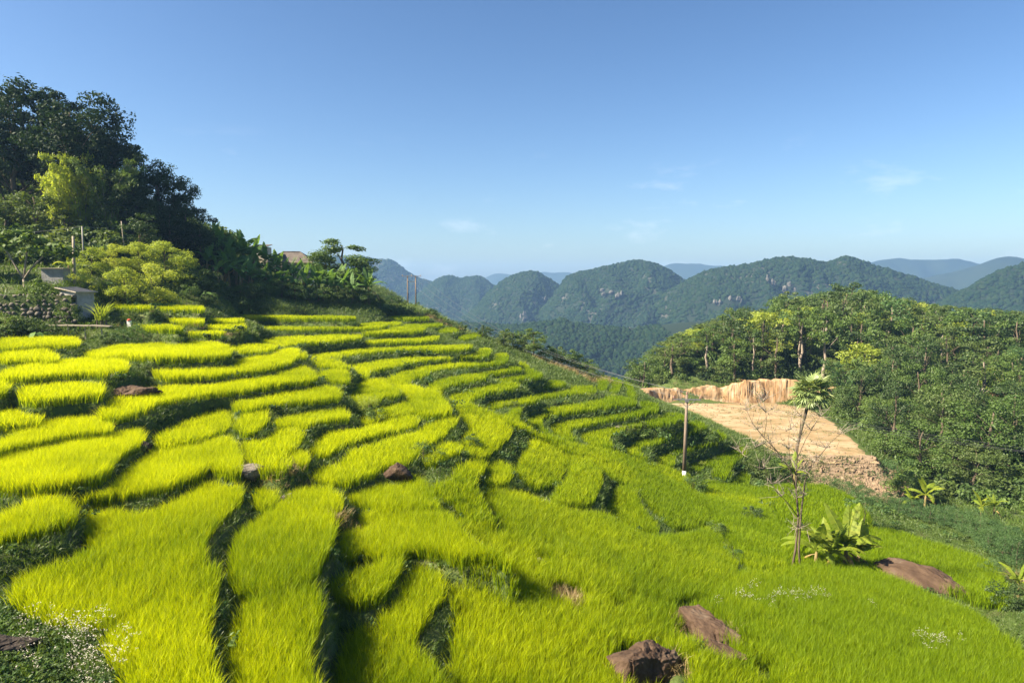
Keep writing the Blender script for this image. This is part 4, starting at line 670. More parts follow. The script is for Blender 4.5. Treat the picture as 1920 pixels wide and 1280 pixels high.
# broadleaf forest kinds, bushes, bamboo
tree_kind('round1', 12, 3.0, 4.0, 4.6, 26, 1.6, 95, .46, 'leaf_mid', seed=1)
tree_kind('round2', 12, 2.5, 3.6, 5.0, 24, 1.7, 100, .44, 'leaf_dark', seed=2)
tree_kind('round3', 12, 3.5, 4.4, 4.2, 28, 1.5, 90, .46, 'leaf_olive', seed=3)
tree_kind('tall1', 15, 6.5, 3.8, 4.0, 22, 1.4, 90, .46, 'leaf_mid', bark='bark_pale', seed=4, lean=.6)
tree_kind('tall2', 16, 7.5, 4.6, 3.4, 20, 1.5, 90, .46, 'leaf_dark', seed=5, umbrella=True, flat=.45)
tree_kind('layer1', 13, 3.0, 4.6, 5.0, 24, 1.4, 100, .44, 'leaf_olive', seed=6, flat=.4)
tree_kind('layer2', 13, 4.0, 4.2, 4.6, 26, 1.4, 95, .44, 'leaf_dark', seed=7, flat=.45)
tree_kind('lime1', 10, 2.0, 3.2, 4.0, 22, 1.3, 95, .40, 'leaf_lime', seed=8)
tree_kind('blue1', 10, 1.6, 3.4, 4.2, 24, 1.4, 100, .40, 'leaf_blue', seed=9)
tree_kind('sparse1', 13, 6.0, 3.0, 3.6, 16, 1.1, 55, .40, 'leaf_olive', bark='bark_pale', seed=10)
tree_kind('rust1', 9, 2.0, 3.0, 3.2, 20, 1.2, 80, .38, 'leaf_rust', seed=12)
tree_kind('bush1', 3.2, .3, 1.9, 1.6, 22, .75, 120, .20, 'leaf_mid', seed=13, r0=.07)
tree_kind('bush2', 3.2, .3, 1.8, 1.6, 22, .75, 150, .15, 'leaf_lime', seed=14, aspect=.3, r0=.07)
tree_kind('bush3', 3.2, .3, 2.0, 1.6, 22, .75, 120, .22, 'leaf_dark', seed=15, r0=.07)
tree_kind('bush4', 3.2, .2, 2.1, 1.6, 22, .70, 140, .16, 'leaf_blue', seed=16, aspect=.3, r0=.06)
tree_kind('bush5', 3.2, .3, 1.9, 1.6, 22, .75, 130, .17, 'leaf_olive', seed=17, r0=.07)
tree_kind('silky', 4.6, .4, 2.3, 2.3, 34, .85, 200, .20, 'leaf_lime', seed=18, aspect=.35, r0=.09)
tree_kind('bigleaf', 6.2, 1.6, 3.3, 1.7, 24, .8, 42, .52, 'leaf_mid', bark='bark_pale', seed=19, flat=.4, umbrella=True, aspect=.7, r0=.16)
tree_kind('hill1', 17, 4, 5.4, 6.6, 58, 1.8, 150, .44, 'leaf_deep', seed=20)
tree_kind('hill2', 17, 4.5, 6.0, 6.0, 58, 1.8, 150, .44, 'leaf_deep', seed=21, flat=.5)
tree_kind('hill3', 15, 2.5, 5.0, 6.4, 54, 1.7, 150, .42, 'leaf_deep', seed=22)
tree_kind('airy', 10, 2.0, 3.2, 4.2, 36, 1.4, 190, .30, 'leaf_mid', seed=23, flat=.5)

tree_kind('near1', 9, 1.2, 3.4, 4.4, 46, 1.15, 170, .26, 'leaf_mid', seed=61)
tree_kind('near2', 9, 1.5, 3.6, 4.0, 44, 1.15, 170, .26, 'leaf_olive', seed=62, flat=.5)
tree_kind('near3', 9, 1.0, 3.2, 4.6, 46, 1.15, 170, .24, 'leaf_dark', seed=63)
tree_kind('near4', 9, 2.0, 3.4, 4.0, 40, 1.1, 170, .26, 'leaf_blue', seed=64, aspect=.35)
def bamboo_kind(key, H, n, mat, seed):
    r = np.random.default_rng(seed); mb = MB(); C, Rr = [], []
    for k in range(n):
        a = r.uniform(0, 6.28); q = .7 * math.sqrt(r.random()); b = np.array([q * math.cos(a), q * math.sin(a), -.3]); h = H * r.uniform(.65, 1); bend = r.uniform(.15, .4) * h; da = a + r.normal(0, .5)
        pts = []
        for i in range(8):
            t = i / 7; pts.append(b + np.array([math.cos(da) * bend * t ** 2.2, math.sin(da) * bend * t ** 2.2, h * (t - .12 * t ** 4)]))
        mb.tube(pts, [.05 * (1 - .8 * i / 7) for i in range(8)], 5)
        for t in np.linspace(.3, 1, 9):
            i = min(6, int(t * 7)); p = pts[i] + (pts[i + 1] - pts[i]) * (t * 7 - i); C.append(p + r.normal(0, .15, 3)); Rr.append(.75 * r.uniform(.7, 1.2) * (1.15 - .35 * t))
    v, f = leaf_cloud(C, Rr, 60, .34, seed, .75, .35, .22, droop=.5)
    o = mesh_obj('crown', v, f, MAT[mat], link=False); cm = o.data; bpy.data.objects.remove(o)
    TREE[key] = (mb.mesh('trunk', MAT['bark_pale'], True), cm, H)
bamboo_kind('bamboo1', 11, 16, 'leaf_mid', 31)
bamboo_kind('bamboo2', 10, 14, 'leaf_lime', 32)
bamboo_kind('bamboo3', 9, 16, 'leaf_blue', 33)

# banana plants: stem and separate leaves, torn along the veins
def banana_leaf(seed, L=2.3, W=.58, arch=.9, lift=1.0, mat='banana_leaf'):
    r = np.random.default_rng(seed); mb = MB(); n = 13; mid = []
    for i in range(n + 1):
        t = i / n; ang = lift - arch * t ** 1.3; 
        if i == 0: p = Vector((0, 0, 0))
        else: p = mid[-1] + Vector((math.cos(ang) * L / n, 0, math.sin(ang) * L / n))
        mid.append(p)
    mb.tube(mid[:-1], [.035 * (1 - .85 * i / n) for i in range(n)], 4)
    for sgn in (-1, 1):
        i = 2
        while i < n:
            k = min(n, i + int(r.integers(1, 4))); sag = r.uniform(.15, .55)
            for j in range(i, k):
                t0, t1 = j / n, (j + 1) / n
                w0 = W * .5 * min(1, (t0 - .1) * 6) * (1 - max(0, (t0 - .62) / .40) ** 1.7); w1 = W * .5 * min(1, (t1 - .1) * 6) * max(0, 1 - max(0, (t1 - .62) / .40) ** 1.7)
                g = .035 if j == k - 1 else 0; fw = .06
                a, b = mid[j], mid[j + 1].lerp(mid[j], 0); dd = (mid[j + 1] - mid[j]).normalized()
                mb.poly([a, b, b + Vector((0, sgn * w1, -sag * w1)) + dd * (fw - g), a + Vector((0, sgn * w0, -sag * w0)) + dd * fw][::sgn])
            i = k
    return mb.mesh('leaf', MAT[mat])
BL = {m: [banana_leaf(40 + 7 * q + len(m), arch=a, lift=l, mat=m) for q, (a, l) in enumerate(((.5, 1.35), (1.2, 1.15), (1.7, .95), (2.1, .75), (1.5, 1.25)))] for m in ('banana_leaf', 'banana_dark')}
BDRY = [banana_leaf(90 + q, arch=1.2, lift=-.2, W=.4, mat='banana_dry') for q in range(2)]
_mb = MB(); _mb.tube([(0, 0, -.3), (.02, 0, .3), (.05, 0, 1.0), (.03, .02, 1.8)], [.17, .15, .12, .07], 9); BSTEM = _mb.mesh('stem', MAT['banana_stem'], True)
def banana(x, y, h, label, kind='banana_leaf', n=8, group=None, seed=0, dry=1, z=None, sh=1.0, ls=1.0):
    r = random.Random(seed * 31 + 7); e = empty('banana_plant', (x, y, gz(x, y) if z is None else z), r.uniform(0, 6.28)); k = h / 3.6
    data_obj('stem', BSTEM, e, scl=(k, k, k * 1.05 * sh))
    for i in range(n):
        v = i % 5 if i else 0; data_obj('leaf', BL[kind][v], e, (.03 * k, 0, (1.75 + .1 * r.random() + (.1 if v == 0 else 0)) * k * sh), (r.uniform(-.25, .25), r.uniform(-.1, .1), 2.4 * i + r.uniform(-.4, .4)), k * ls * r.uniform(.8, 1.1))
    for i in range(dry): data_obj('leaf', BDRY[i % 2], e, (.0, 0, 1.55 * k * sh), (0, 0, r.uniform(0, 6.28)), k * r.uniform(.6, .8))
    tag(e, label, 'banana plant', group); return e

def rock_mesh(name, seed, mat, cuts=15, amp=.20, sub=4):
    bm = bmesh.new(); bmesh.ops.create_icosphere(bm, subdivisions=sub, radius=1); v = np.array([p.co[:] for p in bm.verts]); f = np.array([[q.index for q in t.verts] for t in bm.faces]); bm.free()
    r = np.random.default_rng(seed)
    for k in range(cuts):
        nrm = r.normal(size=3); nrm /= np.linalg.norm(nrm); h = r.uniform(.42, .72); d = v @ nrm; v -= np.maximum(0, d - h)[:, None] * nrm * .97
    n = v / np.linalg.norm(v, axis=1)[:, None]
    v = v + n * (amp * fbm(v[:, 0] * 1.8 + seed, v[:, 1] * 1.8, v[:, 2] * 1.8, oct=5, s=seed))[:, None] + n * (.07 * np.abs(fbm(v[:, 0] * 5, v[:, 1] * 5 + seed, v[:, 2] * 5, oct=3, s=seed + 9)))[:, None]
    cr = fbm(v[:, 0] * 2.2 + seed, v[:, 1] * 2.2, v[:, 2] * .9, oct=3, s=seed + 21); v = v - n * (.09 * np.exp(-(cr / .035) ** 2))[:, None]        # open joints
    o = mesh_obj(name, v, f, MAT[mat], link=False, smooth=False); me = o.data; bpy.data.objects.remove(o); return me
def rock(x, y, size, label, seed, mat='rock_brown', rz=0, dz=0, tilt=(0, 0)):
    o = data_obj('rock', rock_mesh('rock', seed, mat, sub=6 if max(size) > 1 else 4), None, (x, y, gz(x, y) + dz), (tilt[0], tilt[1], rz), size); tag(o, label, 'rock'); return o
# ---------------------------------------------------------------- the cut earth: clearing, cliff, rubble
rough_mat('bare_earth', [(.15, .13, .06), (.25, .175, .09), (.33, .25, .15), (.40, .33, .23)], scale=.3, bscale=3, bump=.4, stretch=(.8, 1.2, 1))
rough_mat('cliff_earth', [(.15, .085, .038), (.26, .16, .08), (.33, .235, .14), (.39, .33, .25)], scale=.8, bscale=4, bump=.6, stretch=(1.4, 1.4, .22))
rough_mat('stone_fill', [(.15, .105, .065), (.24, .175, .115), (.33, .255, .18)], scale=3, bscale=10, bump=.7)
cl = CLEAR + (CLEAR - CLEAR.mean(0)) * .03
cb = np.array([cl[i] * (1 - t) + cl[(i + 1) % len(cl)] * t for i in range(len(cl)) for t in np.linspace(0, 1, 9)[:-1]])
cb += .35 * np.c_[vnoise(cb[:, 0] * .7, cb[:, 1] * .7, 0, 8), vnoise(cb[:, 0] * .7, cb[:, 1] * .7, 0, 9)]
rings = [cb.mean(0) + (cb - cb.mean(0)) * q for q in np.linspace(.02, 1, 22)]
CV = np.concatenate(rings); nb = len(cb)
CZ = -22.07 + .09 * fbm(CV[:, 0] * .5, CV[:, 1] * .5, oct=4, s=61); CZ[-nb:] -= .6; CZ[-2 * nb:-nb] -= .1
CF = np.array([(a * nb + i, a * nb + (i + 1) % nb, (a + 1) * nb + (i + 1) % nb, (a + 1) * nb + i) for a in range(21) for i in range(nb)])
tag(mesh_obj('bare_ground', np.c_[CV, CZ], CF, MAT['bare_earth'], smooth=True), 'levelled clearing of bare tan earth below the forest hill', kind='structure')
# cliff: fluted cut face round the back of the clearing
path = np.array([(22.5,113),(24.5,122.5),(27.5,127.5),(33,128.5),(40,128.3),(44,127.2),(49,127.6),(54,126.5),(60,125)], float)
tops = np.array([-21.8,-19.9,-19.3,-19.3,-19.2,-18.0,-17.6,-18.0,-19.0])
tt = np.linspace(0, len(path) - 1, 330); px_ = np.interp(tt, range(len(path)), path[:, 0]); py_ = np.interp(tt, range(len(path)), path[:, 1]); tz = np.interp(tt, range(len(path)), tops)
for _ in range(6): px_[1:-1] = (px_[:-2] + 2 * px_[1:-1] + px_[2:]) / 4; py_[1:-1] = (py_[:-2] + 2 * py_[1:-1] + py_[2:]) / 4
tz = tz + .7 * fbm(tt * 3, tt * 0, oct=4, s=5)
dx, dy = np.gradient(px_), np.gradient(py_); ln = np.hypot(dx, dy); ox, oy = -dy / ln, dx / ln           # outwards, away from the clearing
V = []; NV = 18
for j in range(NV):
    h = j / (NV - 4); hh = min(h, 1.0); z = -22.3 + (tz + 22.3) * hh
    gro = .30 * fbm(tt * 5, tt * 0 + hh * 2.2, oct=4, s=33) + .16 * fbm(tt * 26, tt * 0 + hh * 1.8, oct=3, s=34)
    scree = .9 * max(0, .3 - hh) * (1 + vnoise(tt * 2, tt * 0, 0, 6))
    back = .9 * hh ** 1.5 + gro * min(1, hh * 3) - scree + (0 if h <= 1 else (h - 1) * 22)
    zz = z + (0 if h <= 1 else .12 * fbm(tt * 6, tt * 0 + h * 9, oct=2, s=2) - (h - 1) * 2.5)
    V.append(np.c_[px_ + ox * back, py_ + oy * back, zz])
V = np.concatenate(V); m_ = len(tt)
CFc = np.array([(a * m_ + i, a * m_ + i + 1, (a + 1) * m_ + i + 1, (a + 1) * m_ + i) for a in range(NV - 1) for i in range(m_ - 1)])
tag(mesh_obj('earth_cliff', V, CFc, MAT['cliff_earth'], smooth=False), 'fluted orange earth cutting along the back of the clearing', kind='structure')
# rubble
sx, sy = np.meshgrid(np.linspace(32.6, 50.2, 40), np.linspace(78, 87.6, 26)); sx = sx + .3 * vnoise(sx, sy, 0, 4); sz = ground(sx.ravel(), sy.ravel()) + .05 + .08 * fbm(sx.ravel() * 2, sy.ravel() * 2, oct=3, s=19)
q_ = (np.arange(25)[:, None] * 40 + np.arange(39)[None]).ravel()
tag(mesh_obj('earth_slope', np.c_[sx.ravel(), sy.ravel(), sz], np.c_[q_, q_ + 1, q_ + 41, q_ + 40], MAT['stone_fill'], smooth=True), 'brown earth slope under the near edge of the clearing', kind='structure')
G_RUB = scatter_group('rubble_stones', [source('stone', *blob(60 + s, 1, .5), MAT['stone_fill']) for s in range(5)])
X = rng.uniform(32.5, 50.5, 5200); Y = rng.uniform(77.5, 87.2, 5200); k = (Y > 78.2 + .0 * X) & (Y < 86.9) & (X > 33.2 + (86.5 - Y) * .25) & (X < 49.5 - (86.5 - Y) * .1)
X, Y = X[k], Y[k]; n = len(X); r = .06 + .13 * rng.random(n) ** 2.5 + .2 * (rng.random(n) > .985)
tag(scatter('rubble', np.c_[X, Y, ground(X, Y) + .02], rng.uniform(0, 6.28, (n, 3)), np.c_[r, r * 1.2, r * .8], rng.integers(0, 5, n), G_RUB), 'slope of brown rubble below the clearing', 'rubble', kind='stuff')

# ---------------------------------------------------------------- forest hill
SKY_L = np.array([(1180,700),(1200,668),(1240,645),(1280,622),(1320,603),(1360,592),(1385,566),(1410,572),(1440,575),(1480,540),(1510,548),(1545,545),(1590,535),(1640,540),(1700,558),(1760,570),(1830,572),(1920,582),(2200,600)], float)
FPOLY = np.array([(24,136),(26,160),(48,186),(80,198),(150,205),(165,150),(150,100),(112,70),(80,64),(58,74),(51.5,86),(53,96),(55.5,108),(58,120),(58.5,130),(44,132.5),(30,132.5)], float)
cand = []
_r = random.Random(5)
while len(cand) < 262:
    best = None
    for _ in range(14):
        x, y = _r.uniform(24, 166), _r.uniform(64, 206)
        if not inside(np.array([x]), np.array([y]), FPOLY)[0] or x > y * .80 + 4: continue
        d = min([math.hypot(x - a, y - b) for a, b in cand] + [99])
        if best is None or d > best[0]: best = (d, x, y)
    if best: cand.append(best[1:])
kinds = ['round1', 'round2', 'round3', 'tall1', 'layer1', 'layer2', 'round1', 'round2', 'lime1', 'blue1', 'sparse1', 'layer1']
FLAB = {'round': 'rounded broadleaf tree in the dense forest', 'tall': 'tall bare-trunked tree standing in the forest', 'layer': 'tree with layered branches in the dense hill forest',
        'lime': 'yellow-green tree in the hill forest', 'blue': 'bluish green tree in the hill forest', 'spars': 'thin open-crowned pale tree in the hill forest', 'near1': 'full green tree in the forest', 'near2': 'olive green tree in the forest', 'near3': 'dark green tree in the forest', 'near4': 'bluish fine-leaved tree in the forest', 'bambo': 'feathery bamboo clump of the forest'}
for i, (x, y) in enumerate(cand):
    g = gz(x, y); px = 960 + 1280 * x / y; lim = (535 - np.interp(px, SKY_L[:, 0], SKY_L[:, 1])) / 1280 * y - g
    k = _r.choice(kinds); 
    if y < 118: k = _r.choice(['near1', 'near2', 'near3', 'near4', 'near1', 'near3', 'bamboo1', 'bamboo3', 'sparse1'])
    H = TREE[k][2]; h = _r.uniform(7, 15.5) if y > 110 else _r.uniform(5, 11.5)
    if y > 160: h = max(h, min(15, lim - _r.uniform(0, 2.2)))
    h = max(3.5, min(h, lim - _r.uniform(0, .8)))
    lab = next((v for q, v in FLAB.items() if k.startswith(q)), 'leafy bush at the edge of the hill forest')
    zone = ', above the earth cliff' if x < 58 and y > 128 else ', on the hilltop skyline' if y > 168 else ', on the slope right of the clearing' if y > 112 else ', low at the right' if y < 88 else ', right of the fan palm'
    plant(k, 'forest_tree', x, y, h / H, label=lab + zone, group=lab + zone, sxy=_r.uniform(.85, 1.4) * max(1.0, min(1.5, 9 / h)), z=g)
# single trees one can pick out
plant('tall2', 'emergent_tree', 74.5, 152, 1.02, label='tall flat-topped tree standing above the hilltop skyline', dz=0)
plant('tall1', 'emergent_tree', 59, 139, .86, label='slender tree with a long pale bare trunk above the cliff', sxy=.8)
plant('rust1', 'reddish_tree', 76.5, 109, .6, label='tree with reddish brown foliage in the forest slope')
plant('bush1', 'bush', 54.3, 124.0, 1.0, label='green bush at the foot of the earth cliff beside the fan palm', cat='bush')
# undergrowth closing the gaps under the forest
G_UND = scatter_group('undergrowth', [source('shrub', *leaf_cloud(np.random.default_rng(s).normal(0, .45, (9, 3)) + [0, 0, .8], [.6] * 9, 34, .34, 200 + s, .8), MAT[m]) for s, m in enumerate(('leaf_dark', 'leaf_mid', 'leaf_olive', 'leaf_dark'))])
X = np.r_[rng.uniform(22, 130, 3600), rng.uniform(-105, -22, 3600)]; Y = np.r_[rng.uniform(62, 190, 3600), rng.uniform(68, 128, 3600)]; kk = (np.abs(X) < Y * .82) & ((inside(X, Y, FPOLY)) | ((X > 52) & (Y < 85)) | ((X < -46) & (Y > 74)) | ((X < -50) & (Y > 100))) 
X, Y = X[kk], Y[kk]; n = len(X); r = rng.uniform(.8, 1.7, n)
tag(scatter('undergrowth', np.c_[X, Y, ground(X, Y) - .2], np.c_[np.zeros((n, 2)), rng.uniform(0, 6.28, n)], np.c_[r, r, r], rng.integers(0, 4, n), G_UND), 'dense undergrowth on the floor of the woods', 'undergrowth', kind='stuff')

# sparse tufts and small stones on the bare earth
X = rng.uniform(25, 54, 2600); Y = rng.uniform(87, 127, 2600); k = inside(X, Y, CLEAR) & (fbm(X * .12, Y * .2, oct=3, s=15) + rng.normal(0, .12, 2600) > .14); X, Y = X[k], Y[k]; n = len(X)
tag(scatter('sparse_grass', np.c_[X, Y, np.full(n, -22.08)], np.c_[np.zeros((n, 2)), rng.uniform(0, 6.28, n)], np.ones((n, 3)) * rng.uniform(.4, 1.1, (n, 1)) * [1.6, 1.6, .8], rng.integers(0, 5, n), G_BANK), 'thin grass creeping over the bare clearing', 'grass', kind='stuff')
X = rng.uniform(25, 54, 900); Y = np.where(rng.random(900) < .6, rng.uniform(121, 127, 900), rng.uniform(87, 125, 900)); k = inside(X, Y, CLEAR); X, Y = X[k], Y[k]; n = len(X); r = .04 + .16 * rng.random(n) ** 4
tag(scatter('loose_stones', np.c_[X, Y, np.full(n, -22.06)], rng.uniform(0, 6.28, (n, 3)), np.c_[r, r, r * .8], rng.integers(0, 5, n), G_RUB), 'loose stones and clods lying on the bare clearing', 'stones', kind='stuff')
# ---------------------------------------------------------------- trees on the rise at the left
def plant_to(key, name, x, y, ztop, label, cat='tree', sxy=1.0, group=None):
    g = gz(x, y); k = (ztop - g) / TREE[key][2]; return plant(key, name, x, y, k, label=label, cat=cat, sxy=sxy, group=group, z=g)
for key, (x, y, zt), sxy, lab in (
 ('hill2', (-64.84, 90.00, 26.25), 1.0, 'tall dark tree at the left edge, highest on the wooded rise'),
 ('hill1', (-62.10, 92.00, 26.69), 1.0, 'tall dark tree second from the left edge on the skyline'),
 ('hill2', (-55.68, 88.00, 25.01), .95, 'dark spreading tree with sky gaps under its crown on the skyline'),
 ('hill1', (-53.48, 90.00, 23.71), .9, 'dark rounded tree where the wooded skyline starts to fall'),
 ('hill3', (-52.58, 92.00, 20.95), .8, 'pointed dark tree jutting from the falling wooded skyline'),
 ('hill1', (-60.60, 98.00, 23.34), 1.0, 'dark tree behind the lit bamboo on the rise'),
 ('hill2', (-49.87, 92.00, 18.74), 1.0, 'dark tree halfway down the wooded skyline'),
 ('hill3', (-47.65, 93.00, 16.99), 1.0, 'dark tree two thirds down the wooded skyline'),
 ('hill1', (-46.57, 95.00, 15.21), .95, 'dark leafy tree near the lower end of the wooded skyline'),
 ('hill3', (-43.36, 92.00, 12.22), 1.0, 'dark tree next to the lowest one on the wooded rise'),
 ('hill3', (-41.18, 91.00, 9.17), .9, 'dark tree lowest and rightmost on the wooded rise'),
 ('hill3', (-43.57, 88.00, 10.15), 1.1, 'dark tree in front of the lower wooded slope'),
 ('hill2', (-65.23, 93.00, 21.31), 1.0, 'green tree below the tallest dark trees at the left'),
 ('hill3', (-68.10, 92.00, 22.39), 1.0, 'tree cut by the left edge of the view'),
 ('hill1', (-48.08, 86.00, 14.28), 1.0, 'shaded tree right of the lit bamboo'),
 ('hill3', (-45.80, 87.00, 12.21), 1.1, 'shaded dark green tree above the pale bushes'),
 ('round2', (-49.47, 85.00, 10.25), 1.3, 'shaded round tree behind the pale green bushes'),
 ('round2', (-44.18, 82.00, 8.64), 1.3, 'low shaded tree above the banana grove end'),
 ('round3', (-56.79, 82.00, 11.64), 1.3, 'olive spreading tree lit on top, above the forked tree'),
 ('round3', (-60.27, 82.00, 11.51), 1.2, 'olive tree at the left edge above the grey building'),
 ('layer1', (-53.15, 82.00, 9.02), 1.1, 'grey-green sprawling tree beside the thin posts'),
 ('round2', (-50.21, 83.00, 6.59), 1.2, 'dark low tree behind the thin posts'),
 ('airy', (-41.77, 100.00, 7.94), .9, 'small pointed tree peeping over the banana grove'),
 ('airy', (-28.87, 107.00, 5.38), 1.2, 'low spreading tree between the house and the layered tree'), ('airy', (-23.55, 104.00, 4.90), 1.2, 'small leafy tree right of the layered tree above the bananas'),
 ('airy', (-26.00, 105.00, 7.86), 1.45, 'layered dark green tree beside the house')):
    plant_to(key, 'tree', x, y, zt, lab, sxy=sxy)
for key, (x, y, zt), lab in (('bamboo2', (-54.75, 84.00, 17.87), 'sunlit yellow-green bamboo clump on the left rise'), ('bamboo2', (-52.56, 85.00, 17.70), 'second sunlit bamboo clump, right of the yellowest one'), ('bamboo1', (-49.70, 85.00, 17.70), 'green bamboo clump with a drooping top, rightmost of three')):
    plant_to(key, 'bamboo_clump', x, y, zt, lab, cat='bamboo', sxy=1.0)
for i, (key, (x, y, zt), sxy, lab) in enumerate((
 ('silky', (-44.08, 72.00, 4.06), 1.0, 'yellow-green bush beside the wooden post'), ('silky', (-43.46, 75.00, 4.57), 1.0, 'fine-leaved pale bush second from the wooden post'),
 ('silky', (-41.87, 77.00, 4.93), 1.1, 'tall fine-leaved pale bush in the middle of the bushes'), ('silky', (-39.89, 79.00, 5.18), 1.2, 'largest pale grey-green bush with feathery leaves'),
 ('silky', (-37.74, 79.00, 3.97), 1.0, 'pale bush next to the dark shrubs'), ('silky', (-37.91, 72.00, 2.40), 1.0, 'pale bush low in front of the tall ones'), ('silky', (-39.59, 70.00, 2.01), 1.0, 'pale bush low beside the strap-leaved plant'),
 ('bush2', (-41.65, 66.00, 1.53), 1.0, 'bright yellow-green shrub behind the hut'), ('bush2', (-45.93, 86.00, 6.30), 1.6, 'yellow-green shrub high behind the pale bushes'),
 ('bush3', (-36.54, 80.00, 2.29), 1.1, 'dark shrub at the left end of the banana grove'), ('bush3', (-34.97, 80.00, 0.93), 1.0, 'dark shrub with big leaves under the bananas'), ('bush3', (-34.05, 76.00, -0.59), 1.0, 'dark low shrub above the top terraces'),
 ('bush1', (-35.79, 76.00, 0.29), 1.0, 'green shrub between pale bushes and dark shrubs'), ('bush3', (-33.46, 78.00, -1.52), .9, 'dark rounded shrub at the terrace end'),
 ('bush1', (-41.72, 62.00, 0.72), .9, 'dark shrub beside the hut above the stone wall'), ('bush3', (-42.98, 62.00, -0.24), .7, 'dark shrub on the stone wall under the forked tree'),
 ('bush1', (-44.15, 63.20, 0.64), .9, 'leafy shrub in front of the low grey shed'), ('bush1', (-39.40, 60.50, -1.18), .8, 'ferny shrub in front of the hut'), ('bush4', (-31.52, 58.00, -2.94), 1.0, 'bluish shrub at the end of the plank ledge'), ('bush4', (-32.56, 57.00, -3.42), 1.0, 'bluish creeping shrub under the plank ledge'), ('bush3', (-33.32, 56.00, -3.80), .9, 'dark creeping shrub below the plank ledge'),
 ('bush3', (-41.78, 57.50, -2.46), 1.3, 'dark shrub at the foot of the stone wall'), ('bush1', (-42.30, 57.00, -2.22), 1.2, 'dark shrub at the left edge under the stone wall'), ('bush3', (-38.99, 58.00, -2.76), 1.1, 'dark shrub beside the big taro leaves'), ('bush4', (-30.97, 60.00, -3.18), .8, 'low bluish shrub above the shaded terrace'))):
    plant_to(key, 'bush', x, y, zt, lab, cat='bush', sxy=sxy)
# low hedge of shrubs under the bananas
for i in range(34):
    px, d = 428 + (i // 2) * 20.5 + 8 * (i % 2), 86.0 + (i // 2) * 1.2 + 1.7 * (i % 2); x, y = (px - 960) / 1280 * d, d + random.uniform(-.5, .5)
    plant(('bush4', 'bush1')[i % 3 == 0], 'hedge_shrub', x, y, random.uniform(.5, .78), label='low bluish green shrub in the ' + ('front' if i % 2 == 0 else 'back') + ' row below the banana grove', cat='shrub', group='shrubs below the banana grove ' + str(i % 2), sxy=1.3)
# forked tree with large leaves above the stone wall
ft = empty('forked_tree', (-45.65, 64.1, gz(-45.65, 64.1)))
mb = MB(); mb.tube([(0, 0, -.3), (.05, 0, .6), (0, 0, 1.3)], [.15, .13, .12], 8)
forks = [[(0, 0, 1.3), (-.7, .1, 2.4), (-1.6, .2, 3.9), (-2.4, .1, 4.9)], [(0, 0, 1.3), (.8, -.1, 2.3), (1.9, -.2, 3.3), (3.0, -.2, 4.2)], [(0, 0, 1.4), (.1, .2, 2.8), (.2, .4, 4.2), (0, .4, 5.4)]]
for p in forks: mb.tube(p, [.10, .08, .06, .03], 6)
mb.build('trunk', MAT['bark_pale'], ft, True)
C = [(-2.6, 0, 5), (-1.8, .5, 4.6), (-1.5, -.4, 5.2), (3.2, -.2, 4.4), (2.4, .3, 4.3), (2.8, -.6, 3.8), (3.9, 0, 4.0), (.1, .4, 5.6), (-.6, 0, 5.5), (.9, -.3, 5.2), (1.6, .1, 4.9), (-3.2, .1, 4.4), (-.9, -.5, 4.3), (1.4, -.4, 4.1), (.3, -.5, 4.7), (4.4, .1, 3.7)]
v, f = leaf_cloud(C, [1.0] * len(C), 75, .46, 77, .5, .35, .62); mesh_obj('crown', v, f, MAT['leaf_mid'], ft)
tag(ft, 'forked small tree with big leaves standing on the stone wall', 'tree')
# strap-leaved plant
pd = empty('strap_leaved_plant', (-36.1, 60.0, gz(-36.1, 60.0)))
v, f, _ = blades(70, .5, 2.3, .085, 1.05, seg=5, seed=3, hvar=.5); mesh_obj('foliage', np.array(v) + [0, 0, .7], f, MAT['leaf_lime'], pd)
mb = MB()
for k in range(9): mb.tube([(math.cos(k) * .45, math.sin(k) * .35, -.3), (math.cos(k) * .4, math.sin(k) * .3, 1.4)], [.06, .04], 5)
mb.build('stem', MAT['bark'], pd); tag(pd, 'clump with long arching strap leaves beside the hut', 'plant')
# taro
_mb = MB(); _mb.poly([(0, 0, 0), (.18, .22, .02), (.5, .30, -.04), (.85, .1, -.16), (.95, 0, -.2), (.85, -.1, -.16), (.5, -.30, -.04), (.18, -.22, .02)]); TARO = _mb.mesh('leaf', MAT['banana_dark'])
_mb = MB(); _mb.tube([(0, 0, -.2), (.05, 0, .4), (.2, 0, .8)], [.03, .022, .015], 5); TSTEM = _mb.mesh('stalk', MAT['banana_stem'])
for i, ((x, y, z), s, lab) in enumerate((((-39.46, 57.00, -3.24), 1.3, 'taro plant with one huge dark leaf beside the plank ledge'), ((-37.06, 71.00, -0.55), 1.2, 'large-leaved taro under the pale bushes, left one'), ((-35.80, 72.00, -0.73), 1.2, 'large-leaved taro under the pale bushes, right one'), ((-34.58, 78.00, -2.43), 1.2, 'taro plant under the dark shrubs by the top terrace'))):
    e = empty('taro_plant', (x, y, gz(x, y)), i, s)
    for q in range(6):
        a = q * 1.05 + random.uniform(-.2, .2); st = data_obj('stalk', TSTEM, e, (0, 0, 0), (0, random.uniform(.1, .35), a)); data_obj('leaf', TARO, e, (.3 * math.cos(a), .3 * math.sin(a), .78), (0, random.uniform(.3, .8), a), random.uniform(.8, 1.15))
    tag(e, lab, 'taro plant')

